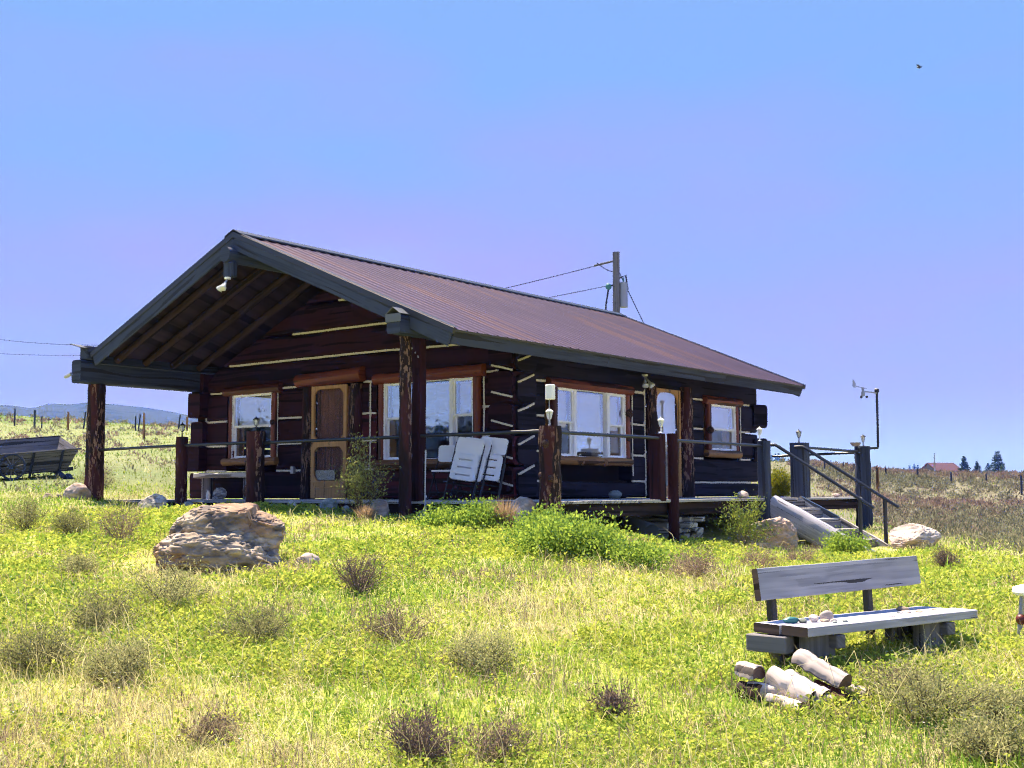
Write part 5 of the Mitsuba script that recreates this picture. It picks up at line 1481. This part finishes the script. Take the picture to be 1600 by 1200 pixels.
def lawn(n, d0, d1, power, hs, ws, kind):
    xy, d = scatter(n, d0, d1, power)
    ok = clear_of_house(xy)
    a, b = patch(xy, 0.55, 3), patch(xy, 2.2, 5)
    straw = np.clip((a - 0.49) * 6.0 + (b - 0.5) * 3.2 + 0.02, 0, 1)
    u = rng.uniform(size=len(xy))
    ok &= (u < 0.18 + 0.82 * straw) if kind == 'straw' else (u < 1.05 - 0.75 * straw)
    ok &= rng.uniform(size=len(xy)) > 0.75 * east_scrub(xy)
    xy, d, a, b = xy[ok], d[ok], a[ok], b[ok]
    n = len(xy)
    p = np.column_stack([xy, height(xy) - 0.008])
    far = (d / 6.0) ** 0.75
    if kind == 'straw':
        h = rng.gamma(5, 0.2, n) * hs
        t = rng.uniform(size=n)[:, None]
        col = (STRAW * (1 - t) + PALE * t) * rng.uniform(0.7, 1.15, n)[:, None]
        return blades(p, h * (0.8 + 0.2 * far), ws * far * rng.uniform(0.7, 1.3, n), rng.uniform(0.35, 1.25, n), col, az=rng.normal(3.6, 1.5, n), curl=0.9)
    h = rng.gamma(6, 1 / 6, n) * hs * (0.75 + 0.8 * b)
    t = np.clip(rng.normal(0.5, 0.30, n) + (a - 0.5) * 2.4, 0, 1)[:, None]
    col = (GREEN * (1 - t) + LIME * t) * rng.uniform(0.75, 1.2, n)[:, None]
    col *= np.where(xy[:, :1] < -12, 0.62, 1.0) if d0 > 20 else 1.0       # the western pasture is grazed and greener
    return blades(p, h, ws * far * rng.uniform(0.7, 1.3, n), rng.uniform(0.15, 1.1, n), col)


def join(*ms):
    o, V, F, C = 0, [], [], []
    for m in ms:
        V.append(m[0]); F.append(m[1] + o); C.append(m[2]); o += len(m[0])
    return np.vstack(V), np.vstack(F), np.vstack(C)


thing('grass', 'short green and lime grass covering the slope and fields', 'grass', kind='stuff')
put_veg('grass', join(lawn(130000, 4.3, 12, -0.1, 0.055, 0.0056, 'green'), lawn(90000, 12, 27, 0.1, 0.065, 0.0052, 'green'), lawn(70000, 27, 95, 0.0, 0.075, 0.0065, 'green')))
thing('dry_grass', 'bleached dry grass lying in curls among the green', 'dry grass', kind='stuff')
put_veg('dry_grass', join(lawn(100000, 4.3, 12, -0.1, 0.11, 0.0040, 'straw'), lawn(7000, 4.3, 9, -0.2, 0.28, 0.0034, 'straw'), lawn(40000, 12, 26, 0.1, 0.10, 0.0042, 'straw'), lawn(12000, 26, 90, 0.0, 0.08, 0.0065, 'straw')))


def herbs(n, d0, d1):
    xy, d = scatter(n, d0, d1, 0.0)
    a = patch(xy, 0.8, 9)
    b = patch(xy, 3.0, 12)
    ok = clear_of_house(xy) & (rng.uniform(size=n) < np.clip((a - 0.45) * 4 + (b - 0.45) * 2.2, 0.06, 1)) & (east_scrub(xy) < 0.3)
    xy, d, b = xy[ok], d[ok], b[ok]
    z = height(xy)
    k = 7
    n = len(xy)
    far = (d / 6.0) ** 0.7
    C = np.repeat(np.column_stack([xy, z]), k, 0)
    hh = np.repeat(rng.uniform(0.02, 0.11, n) * (0.6 + 0.8 * b), k) * rng.uniform(0.25, 1, n * k)
    C[:, 2] += hh
    C[:, :2] += rng.normal(0, 0.022, (n * k, 2)) * np.repeat(far, k)[:, None]
    dr_ = rng.normal(size=(n * k, 3)); dr_[:, 2] = np.abs(dr_[:, 2]) * 0.5 + 0.15
    dr_ /= np.linalg.norm(dr_, axis=1, keepdims=True)
    t = np.repeat(np.clip(rng.normal(0.50, 0.36, n) + (b - 0.5) * 0.8, 0, 1), k)[:, None]
    col = (np.array([0.20, 0.33, 0.05]) * (1 - t) + np.array([0.58, 0.61, 0.11]) * t) * rng.uniform(0.7, 1.2, n * k)[:, None]
    f2 = np.repeat(far, k)
    return quads(C, dr_, 0.013 * f2 * rng.uniform(0.7, 1.4, n * k), 0.026 * f2, col)


thing('ground_cover', 'low yellow-green leafy herbs spread through the grass', 'herbs', kind='stuff')
put_veg('ground_cover', join(herbs(64000, 4.4, 11), herbs(30000, 11, 19)))


def dead_twigs(n):
    """brown broken twigs and stalks in small clusters"""
    xy, d = scatter(n, 4.4, 16, 0.0)
    ok = clear_of_house(xy) & (patch(xy, 1.1, 33) > 0.50)
    xy, d = xy[ok], d[ok]
    k = 9
    q = np.repeat(xy, k, 0) + rng.normal(0, 0.05, (len(xy) * k, 2))
    m = len(q)
    p = np.column_stack([q, np.repeat(height(xy), k) + rng.uniform(0, 0.03, m)])
    t = rng.uniform(size=(m, 1))
    col = np.array([0.20, 0.145, 0.125]) * t + np.array([0.34, 0.27, 0.20]) * (1 - t)
    return blades(p, rng.uniform(0.03, 0.16, m), 0.0042 * np.repeat((d / 6) ** 0.7, k) * rng.uniform(0.6, 1.3, m), rng.uniform(0.1, 1.4, m), col)


thing('dead_twigs', 'brown dead twigs and stalks scattered in the grass', 'twigs', kind='stuff')
put_veg('dead_twigs', dead_twigs(5200))


def flowers(n):
    xy, d = scatter(n, 4.6, 14, 0.0)
    ok = clear_of_house(xy) & (patch(xy, 0.7, 41) > 0.52)
    xy, d = xy[ok], d[ok]
    k = 6
    C = np.repeat(np.column_stack([xy, height(xy) + rng.uniform(0.05, 0.14, len(xy))]), k, 0)
    a = rng.uniform(0, 6.28, len(C))
    D = np.column_stack([np.cos(a), np.sin(a), rng.uniform(-0.1, 0.5, len(C))]); D /= np.linalg.norm(D, axis=1, keepdims=True)
    return quads(C, D, 0.006 * np.ones(len(C)), 0.009 * np.ones(len(C)), np.tile([0.85, 0.84, 0.86], (len(C), 1)), nrm=np.tile([0, 0, 1.0], (len(C), 1)) + rng.normal(0, 0.3, (len(C), 3)))


thing('white_flowers', 'small white wildflowers dotted through the grass', 'wildflowers', kind='stuff')
put_veg('white_flowers', flowers(420))


# ---- sagebrush, one by one
def twig_tree(base, w, h, n, seed, gnarl=0.35, r0=0.005):
    """branching twigs of a low shrub: (mesh of three-sided twigs, tips, directions)"""
    r = np.random.default_rng(seed)
    ms, tips, dirs = [], [], []
    for i in range(n):
        a = r.uniform(0, 2 * np.pi)
        out = r.uniform(0.1, 1.0) ** 0.7
        d = np.array([math.cos(a) * out * w / 2, math.sin(a) * out * w / 2, h * math.sqrt(max(0.05, 1 - 0.8 * out * out)) * r.uniform(0.65, 1.05)])
        pts = base + np.linspace(0, 1, 5)[:, None] * d
        pts[1:] += r.normal(0, gnarl * 0.09 * h, (4, 3))
        pts[0, :2] += r.normal(0, 0.06 * w, 2)
        ms.append(tube_fast(pts, r0 * r.uniform(0.6, 1.3)))
        for j in (2, 3, 4):
            for _ in range(2):
                dd = d / np.linalg.norm(d) + r.normal(0, 0.65, 3); dd /= np.linalg.norm(dd)
                e = pts[j] + dd * h * r.uniform(0.12, 0.32)
                ms.append(tube_fast(np.array([pts[j], (pts[j] + e) / 2 + r.normal(0, 0.008, 3), e]), r0 * 0.42))
                tips.append(e); dirs.append(dd)
    return cat(ms), np.array(tips), np.array(dirs)


def tube_fast(p, r):
    n = len(p)
    t = np.gradient(p, axis=0); t /= np.linalg.norm(t, axis=1, keepdims=True) + 1e-9
    s = np.cross(t, [0.3, 0.8, 0.52]); s /= np.linalg.norm(s, axis=1, keepdims=True) + 1e-9
    u = np.cross(s, t)
    rr = (r * np.linspace(1, 0.45, n))[:, None]
    V = np.stack([p + s * rr, p - s * rr * 0.5 + u * rr * 0.87, p - s * rr * 0.5 - u * rr * 0.87], 1).reshape(-1, 3)
    i = np.arange(n - 1)[:, None] * 3
    F = []
    for k in range(3):
        a, b = i + k, i + (k + 1) % 3
        F.append(np.hstack([a, b, b + 3])); F.append(np.hstack([a, b + 3, a + 3]))
    return V, np.vstack(F)


SAGE_LEAF, SAGE_DARK, BARE = np.array([0.46, 0.44, 0.22]), np.array([0.26, 0.28, 0.12]), np.array([0.24, 0.18, 0.155])


def shrub(name, label, category, group, x, y, w, h, seed, leaf, leaf2, wood_c, n=34, per=16, lw=0.007, ll=0.020, r0=0.005, spread=0.035, up=0.3, z0=None, petals=None):
    t = thing(name, label, category, group)
    base = np.array([x, y, (gz(x, y) if z0 is None else z0) - 0.02])
    r = np.random.default_rng(seed)
    tw, tips, dirs = twig_tree(base, w, h, n, seed, r0=r0)
    c = np.clip(wood_c * r.uniform(0.6, 1.3, (len(tw[0]) // 3, 1)), 0, 1)
    c = np.repeat(c, 3, 0)
    c = np.vstack([c, np.tile(wood_c, (len(tw[0]) - len(c), 1))]) if len(c) < len(tw[0]) else c
    put_veg(pkey(t, 'twigs'), (tw[0], tw[1], c), 'mat_twig')
    if per:
        m = len(tips) * per
        k = np.repeat(np.arange(len(tips)), per)
        C = tips[k] - dirs[k] * r.uniform(0, 1, (m, 1)) * h * 0.22 + r.normal(0, spread, (m, 3))
        C[:, 2] = np.maximum(C[:, 2], base[2] + 0.015)
        d = dirs[k] + r.normal(0, 0.8, (m, 3)); d[:, 2] += up; d /= np.linalg.norm(d, axis=1, keepdims=True)
        q = np.clip(np.repeat(r.normal(0.5, 0.25, len(tips)), per) + r.normal(0, 0.15, m), 0, 1)[:, None]
        col = (leaf * q + leaf2 * (1 - q)) * r.uniform(0.75, 1.2, (m, 1))
        mm = quads(C, d, lw * r.uniform(0.7, 1.4, m), ll * r.uniform(0.7, 1.4, m), col)
        put_veg(pkey(t, 'foliage'), mm)
    return t


GS = 'sagebrush clumps in the near grass'
SB = [(2.05, -5.64, .50, .36, 'b', 'bare purplish-grey bush standing clear in the grass right of the big boulder'),
      (1.32, -6.99, .66, .42, 'g', 'grey-green sagebrush just in front of the big boulder'),
      (1.69, -7.81, .60, .34, 'd', 'dark green sagebrush left of and below the boulder'),
      (3.04, -8.59, .40, .26, 'g', 'small grey sagebrush halfway down the left of the slope'),
      (2.93, -7.47, .62, .34, 'd', 'wide dark-stemmed sagebrush below the bare purplish bush'),
      (3.61, -6.84, .56, .30, 'm', 'brownish sagebrush in the middle of the grass below the tall porch post'),
      (4.56, -7.13, .52, .26, 'g', 'flat grey sagebrush in the middle of the grass, nearest the centre'),
      (2.41, -8.73, .52, .30, 'd', 'dark sagebrush towards the near left of the slope'),
      (7.02, -6.62, .66, .34, 'g', 'largest grey sagebrush, right of the firewood and in front of the bench'),
      (7.51, -7.08, .44, .24, 'g', 'green-grey sagebrush in the nearest right corner'),
      (3.69, -2.93, .50, .28, 'p', 'pinkish-brown dead brush between the leafy bushes and the bench'),
      (2.54, 2.00, .60, .34, 'p', 'pinkish dead brush at the foot of the stairs'),
      (3.40, -1.00, .42, .24, 'p', 'low brown brush behind the left end of the bench back'),
      (5.05, 0.03, .26, .22, 'b', 'small dark bare bush in the grass right behind the bench'),
      (5.74, -7.56, .22, .15, 'b', 'tiny dark twiggy bush left of the firewood'),
      (5.48, -8.74, .34, .25, 'b', 'bare reddish twigs at the near edge of the grass, centre'),
      (5.78, -8.54, .30, .22, 'm', 'brown twiggy bush beside the bare reddish twigs at the near edge'),
      (-4.89, -4.50, .75, .46, 'd', 'grey-green sagebrush at the far left of the upper grass'),
      (-2.60, -4.70, .55, .46, 'p', 'tan dry brush left of the big boulder'),
      (-3.86, -4.54, .50, .36, 'd', 'dark low sagebrush between the tan brush and the far left one'),
      (6.75, -6.25, .40, .17, 'm', 'sparse brown-grey sagebrush right behind the largest one'),
      (7.30, -6.35, .38, .19, 'g', 'pale grey sagebrush under the far end of the bench'),
      (4.48, -9.09, .28, .15, 'm', 'low brown scrub near the near-left edge of the grass'),
      (-0.73, -6.46, .38, .24, 'g', 'small grey sagebrush left of the boulder in the lime herbs'),
      (-14.6, 3.0, .90, .40, 'p', 'grey brush in front of the wagon hub'),
      (-12.6, 1.6, .80, .36, 'd', 'low grey-green brush between the wagon and the left porch post')]
COL = {'b': (BARE * 0.8, BARE * 0.5, BARE * 0.85, 5), 'g': (SAGE_LEAF, SAGE_DARK * 1.1, BARE * 0.45, 24), 'd': (SAGE_LEAF * 0.7, SAGE_DARK * 0.8, BARE * 0.4, 24), 'm': (np.array([0.24, 0.20, 0.11]), BARE, BARE * 0.8, 9), 'p': (np.array([0.33, 0.25, 0.19]), np.array([0.22, 0.15, 0.13]), np.array([0.26, 0.19, 0.16]), 10)}
for k, (x, y, w, h, c, lab) in enumerate(SB):
    l1, l2, wc, per = COL[c]
    shrub('sagebrush', lab, 'shrub', GS, x, y, w, h * (1.0 if c in 'bp' else 0.86), 300 + k, l1, l2, wc, n=46 if c == 'b' else 30, per=per, r0=0.0055 if c == 'b' else 0.004, spread=0.03 + 0.02 * h)

LEAFY, LEAFD = np.array([0.27, 0.34, 0.05]), np.array([0.050, 0.10, 0.022])
for k, (x, y, w, h, n, lw, lab) in enumerate((
        (1.85, -2.75, .80, .31, 30, 0.024, 'leafy bright green currant bush in front of the thick corner post'),
        (2.35, -2.72, .90, .35, 36, 0.026, 'largest leafy green bush, in front of the deck right of the corner post'),
        (3.00, -2.75, .60, .17, 26, 0.024, 'leafy green bush at the right end of the green mass, below the paired posts'),
        (1.20, -1.90, .65, .26, 24, 0.024, 'leafy green bush close against the deck behind the bright currant bush'),
        (-0.10, -1.30, .62, .25, 36, 0.026, 'leafy green plant against the deck below the leaning chairs'),
        (-0.60, -1.50, .50, .16, 22, 0.024, 'low green herbs left of the plant below the leaning chairs'),
        (0.75, -1.15, .50, .24, 22, 0.024, 'ragged weeds at the foot of the thick corner post'),
        (-1.05, -0.95, .45, .22, 20, 0.022, 'ragged low weeds under the deck edge by the dry grass tuft'),
        (1.85, 5.30, .60, .30, 30, 0.026, 'low green plant at the foot of the near stringer'))):
    shrub('currant_bush', lab, 'bush', 'leafy green bushes along the deck', x, y, w, h, 400 + k, LEAFY * 1.7, LEAFD * 2.2, np.array([0.10, 0.08, 0.05]), n=n, per=22, lw=lw, ll=lw * 1.35, r0=0.004, spread=0.075, up=0.5)
shrub('lanky_shrub', 'tall loose yellow-green shrub in front of the deck beside the screen door', 'shrub', None, -2.75, -0.75, 0.62, 1.06, 450, np.array([0.48, 0.48, 0.13]), np.array([0.20, 0.25, 0.10]), np.array([0.12, 0.09, 0.07]), n=26, per=14, lw=0.018, ll=0.032, r0=0.006, spread=0.045, up=0.4)
shrub('lanky_shrub', 'lanky green weeds with pale dead stalks left of the boulder at the stairs', 'shrub', None, 0.45, 4.55, 0.80, 0.72, 451, np.array([0.36, 0.42, 0.08]), np.array([0.13, 0.20, 0.05]), np.array([0.20, 0.16, 0.10]), n=22, per=16, lw=0.020, ll=0.036, r0=0.005, spread=0.05, up=0.4)
shrub('yellow_bush', 'round yellow-green bush behind the deck between the two stair posts', 'bush', None, -5.6, 19.0, 0.85, 0.85, 452, np.array([0.33, 0.31, 0.02]), np.array([0.14, 0.17, 0.02]), np.array([0.10, 0.09, 0.05]), n=60, per=24, lw=0.03, ll=0.045, r0=0.01, spread=0.06)
for x, y, h, lab in ((0.10, -1.15, 0.40, 'tuft of brown dry grass against the deck next to the corner post'), (-2.30, -1.10, 0.24, 'tuft of straw grass at the foot of the tall yellow-green shrub')):
    t = thing('grass_tuft', lab, 'grass tuft')
    n = 700
    a = rng.uniform(0, 2 * np.pi, n); rr = rng.uniform(0, 0.10, n)
    p = np.column_stack([x + rr * np.cos(a), y + rr * np.sin(a), np.full(n, gz(x, y) - 0.01)])
    tt = rng.uniform(size=n)[:, None]
    put_veg(t, blades(p, h * rng.uniform(0.6, 1.15, n), np.full(n, 0.006), rng.uniform(0.05, 0.55, n), (np.array([0.30, 0.20, 0.14]) * tt + np.array([0.46, 0.34, 0.20]) * (1 - tt)), az=a))

# ---- scrub of the far fields
def scrub(n, d0, d1, a0, a1, dens, sz, seed, east):
    r = np.random.default_rng(seed)
    d = (d0 ** 1.3 + r.uniform(size=n) * (d1 ** 1.3 - d0 ** 1.3)) ** (1 / 1.3)
    a = r.uniform(a0, a1, n)
    xy = EYE[:2] + (FH[:2] * np.cos(a)[:, None] + RT[:2] * np.sin(a)[:, None]) * d[:, None]
    pa = patch(xy, 0.16, seed)
    ok = clear_of_house(xy, 0.4) & (r.uniform(size=n) < dens * np.clip((pa - 0.38) * 5, 0.45 if east else 0.08, 1))
    if east:
        ok &= r.uniform(size=n) < east_scrub(xy) * 1.1
    xy, d, pa = xy[ok], d[ok], pa[ok]
    n = len(xy); z = height(xy)
    k = 34
    s = np.repeat(r.uniform(0.6, 1.3, n) * sz, k)
    u = r.normal(size=(n * k, 3)); u /= np.linalg.norm(u, axis=1, keepdims=True); u[:, 2] = np.abs(u[:, 2])
    C = np.repeat(np.column_stack([xy, z]), k, 0) + u * s[:, None] * np.array([0.55, 0.55, 0.50]) * r.uniform(0.55, 1.0, (n * k, 1))
    dd = u + r.normal(0, 0.6, (n * k, 3)); dd[:, 2] += 0.5; dd /= np.linalg.norm(dd, axis=1, keepdims=True)
    g = np.clip(r.normal(0.5, 0.3, n) + (patch(xy, 0.09, seed + 2) - 0.5) * 4, 0, 1)[:, None]
    base = np.array([0.22, 0.225, 0.15]) * g + np.array([0.235, 0.170, 0.150]) * (1 - g)
    col = np.repeat(base * r.uniform(0.75, 1.2, (n, 1)), k, 0) * r.uniform(0.6, 1.25, (n * k, 1))
    f = np.repeat((d / 20) ** 0.7, k)
    return quads(C, dd, 0.022 * f * r.uniform(0.7, 1.4, n * k), 0.075 * f * r.uniform(0.7, 1.3, n * k), col)


thing('sagebrush_scrub', 'brown and grey sagebrush scrub covering the field on the right', 'scrub', kind='stuff')
put_veg('sagebrush_scrub', join(scrub(8500, 16, 82, 0.10, 0.60, 0.9, 0.42, 31, True), scrub(1500, 24, 92, -0.60, -0.16, 0.35, 0.40, 32, False)))

# ---- conifers
def conifer(x, y, h, w, lab, seed, z=None, grp='conifers beyond the fields', col=(0.030, 0.055, 0.028), layers=13, fine=1.0, name='conifer'):
    t = thing(name, lab, 'conifer tree', grp)
    r = np.random.default_rng(seed)
    z = gz(x, y) if z is None else z
    part(t, 'trunk', log((x, y, z - 0.5), (x, y, z + h * 0.96), 0.022 * h, 0.004 * h, n=6, k=7, amp=0.0, seed=seed), 'mat_dark_timber', 40)
    C, D, W, L = [], [], [], []
    for i in range(layers):
        f = (i + 0.3) / layers
        rad = w / 2 * (1 - f) ** 0.8 * r.uniform(0.75, 1.1)
        nb = max(5, int(9 * (1 - f) * fine + 4))
        for a in np.arange(nb) * 2 * np.pi / nb + r.uniform(0, 6):
            if r.uniform() < 0.12:
                continue
            L_ = rad * r.uniform(0.65, 1.15)
            zz = z + h * (0.10 + 0.90 * f) + r.normal(0, 0.012 * h)
            m = 7
            s = np.linspace(0.12, 1, m)
            for q in s:
                p = np.array([x + math.cos(a) * L_ * q, y + math.sin(a) * L_ * q, zz - 0.28 * L_ * q * (1.2 - q * 0.6)])
                for _ in range(3):
                    dv = np.array([math.cos(a), math.sin(a), -0.25]) + r.normal(0, 0.55, 3)
                    C.append(p + r.normal(0, 0.012 * h, 3)); D.append(dv / np.linalg.norm(dv)); W.append(0.035 * h * r.uniform(0.6, 1.3)); L.append(0.085 * h * r.uniform(0.7, 1.2) * (1.15 - 0.5 * f))
    C, D = np.array(C), np.array(D)
    cc = np.array(col) * r.uniform(0.6, 1.4, (len(C), 1))
    put_veg(pkey(t, 'crown'), quads(C, D, np.array(W), np.array(L), cc))


def tree_at(px, pytop, d, w_px, lab, seed, pybase=746, **k):
    q = bear(px, d)
    h = (767.3 - pytop) / 1874.9 * d + EYE[2]
    zb = (767.3 - pybase) / 1874.9 * d + EYE[2] - 0.8
    conifer(q[0], q[1], h - zb, w_px / 1874.9 * d, lab, seed, zb, **k)


tree_at(1502, 715, 230, 26, 'dark conifer with an uneven crown at the right end of the barn', 501)
tree_at(1522, 723, 240, 17, 'short dark conifer between the barn and the tallest one', 502)
tree_at(1554, 707, 225, 36, 'tallest dark conifer with long level branches, right of the barn', 503, layers=11)
tree_at(1539, 726, 420, 20, 'hazy blue conifer behind the tallest one', 504)
tree_at(1561, 727, 215, 16, 'small yellow-green tree at the foot of the tallest conifer', 505, col=(0.10, 0.16, 0.03), layers=8)
FT = [(1203, 712, 5), (1209, 710, 6), (1214, 709, 7), (1220, 712, 7), (1229, 718, 5), (1379, 731, 4), (1399, 733, 5), (1408, 732, 6), (1417, 729, 6), (1424, 726, 7), (1430, 728, 5), (1581, 737, 5), (1592, 739, 5), (1440, 735, 4)]
pos = ['leftmost tree of the hazy clump seen between the stair posts', 'second hazy blue tree in the clump between the stair posts', 'tallest hazy blue tree in the clump between the stair posts', 'fourth hazy blue tree in the clump between the stair posts', 'small hazy tree standing apart, right of the clump between the stair posts',
       'lone faint tree on the low hill right of the rear deck post', 'first faint tree on the low ridge left of the barn', 'second faint tree on the low ridge left of the barn', 'broad faint tree on the low ridge left of the barn', 'tallest faint tree on the low ridge left of the barn', 'faint tree on the low ridge next to the tallest', 'small faint tree right of the big dark conifer', 'last faint tree at the far right of the skyline', 'small faint tree just left of the barn gable']
for k, ((px, py, w), lab) in enumerate(zip(FT, pos)):
    d = 700 if px < 1250 else 900
    tree_at(px, py, d, w * 1.5, lab, 520 + k, 726 if px < 1250 else 748, grp='hazy far-off conifers', layers=9, fine=0.4)
HT = [(29, 635, 641), (38, 638, 643), (90, 634, 640), (100, 635.5, 640), (122, 632, 641), (111, 637, 645), (192, 639, 646), (222, 642, 650), (233, 645, 651), (240, 643, 650), (250, 644, 652), (285, 652, 660), (293, 651, 661), (180, 645, 652), (206, 650, 657), (16, 646, 652), (60, 648, 655)]
hl = ['first tiny tree on the hill crest above the wagon', 'second tiny tree on the hill crest above the wagon', 'tiny tree on the crest right of the highest hump', 'short tiny tree right of the highest hump', 'tallest tiny tree on the crest, near the white building', 'tiny tree on the slope below the tallest crest tree', 'tiny crest tree just right of the left porch post', 'tiny crest tree under the porch roof, second from the porch post', 'tiny crest tree under the porch roof, third from the porch post', 'taller tiny crest tree in the middle under the porch roof', 'tiny crest tree under the porch roof past the taller one', 'tiny tree low on the crest by the short porch post', 'tiny tree beside the short porch post on the crest', 'tiny tree on the hillside just right of the porch post', 'tiny tree low on the hillside under the porch roof', 'tiny tree on the hillside above the wagon end', 'tiny tree on the hillside above the wagon box']
for k, ((px, t_, b_), lab) in enumerate(zip(HT, hl)):
    tree_at(px, t_, 1560, 3.0, lab, 560 + k, b_ + 1, grp='tiny trees on the blue hills', layers=7, fine=0.3)

# ---- wooded ridge across the valley behind the viewer, which the porch windows mirror
def ridge():
    c = np.degrees(math.atan2(0.606, -0.795))
    b = np.radians(np.linspace(100, 215, 90))
    rr = np.array([190, 215, 245, 280, 330, 420])
    hh = np.array([-9, 0, 7, 12, 12, -9])
    V = []
    for r_, h_ in zip(rr, hh):
        x, y = EYE[0] - np.sin(b) * r_, EYE[1] + np.cos(b) * r_
        e = np.clip(np.minimum(b - b[0], b[-1] - b) * 3, 0, 1)
        V.append(np.stack([x, y, -9 + (h_ + 9) * e * (0.75 + 0.5 * meshkit.fbm(np.stack([x, y, 0 * x], 1) * 0.02, 3, 6))], 1))
    n = len(b)
    i, j = np.meshgrid(np.arange(len(rr) - 1), np.arange(n - 1), indexing='ij')
    q = np.stack([i * n + j, i * n + j + 1, (i + 1) * n + j + 1, (i + 1) * n + j], -1).reshape(-1, 4)
    return np.array(V).reshape(-1, 3), np.vstack([q[:, [0, 1, 2]], q[:, [0, 2, 3]]])


RG = ridge()
thing('wooded_ridge', 'wooded ridge across the valley', None, kind='structure')
put('wooded_ridge', RG, 'mat_hill', True)
r = np.random.default_rng(77)
k = r.integers(0, len(RG[0]), 2600)
C, D, W, L = [], [], [], []
base = RG[0][k] + np.column_stack([r.normal(0, 7, (2600, 2)), np.zeros(2600)])
for p in base:
    h = r.uniform(6, 12)
    m = 14
    f = r.uniform(0, 1, m)
    a = r.uniform(0, 6.28, m)
    C.append(p + np.column_stack([np.zeros((m, 2)), f * h * 0.92])); D.append(np.column_stack([np.cos(a), np.sin(a), -0.5 + 0 * a]))
    W.append(0.22 * h * (1.1 - f)); L.append(0.30 * h * (1.1 - f))
C, D, W, L = np.vstack(C), np.vstack(D), np.concatenate(W), np.concatenate(L)
thing('far_forest', 'dark conifer forest on the ridge across the valley', 'forest', kind='stuff')
put_veg('far_forest', quads(C, D / np.linalg.norm(D, axis=1, keepdims=True), W, L, np.array([0.018, 0.034, 0.020]) * r.uniform(0.6, 1.4, (len(C), 1))))

# ------------------------------------------------------------------ haze
scene['haze_medium'] = {'type': 'homogeneous', 'albedo': rgb(0.95, 0.95, 0.95), 'sigma_t': rgb(0.000025, 0.00007, 0.00034)}
thing('haze', 'thin summer haze over the valley', None, kind='stuff')
scene['haze'] = {'type': 'cube', 'to_world': T().translate([0, 0, 46]).scale([3900, 3900, 76]), 'bsdf': {'type': 'null'}, 'interior': {'type': 'ref', 'id': 'haze_medium'}}
scene['camera']['medium'] = {'type': 'ref', 'id': 'haze_medium'}
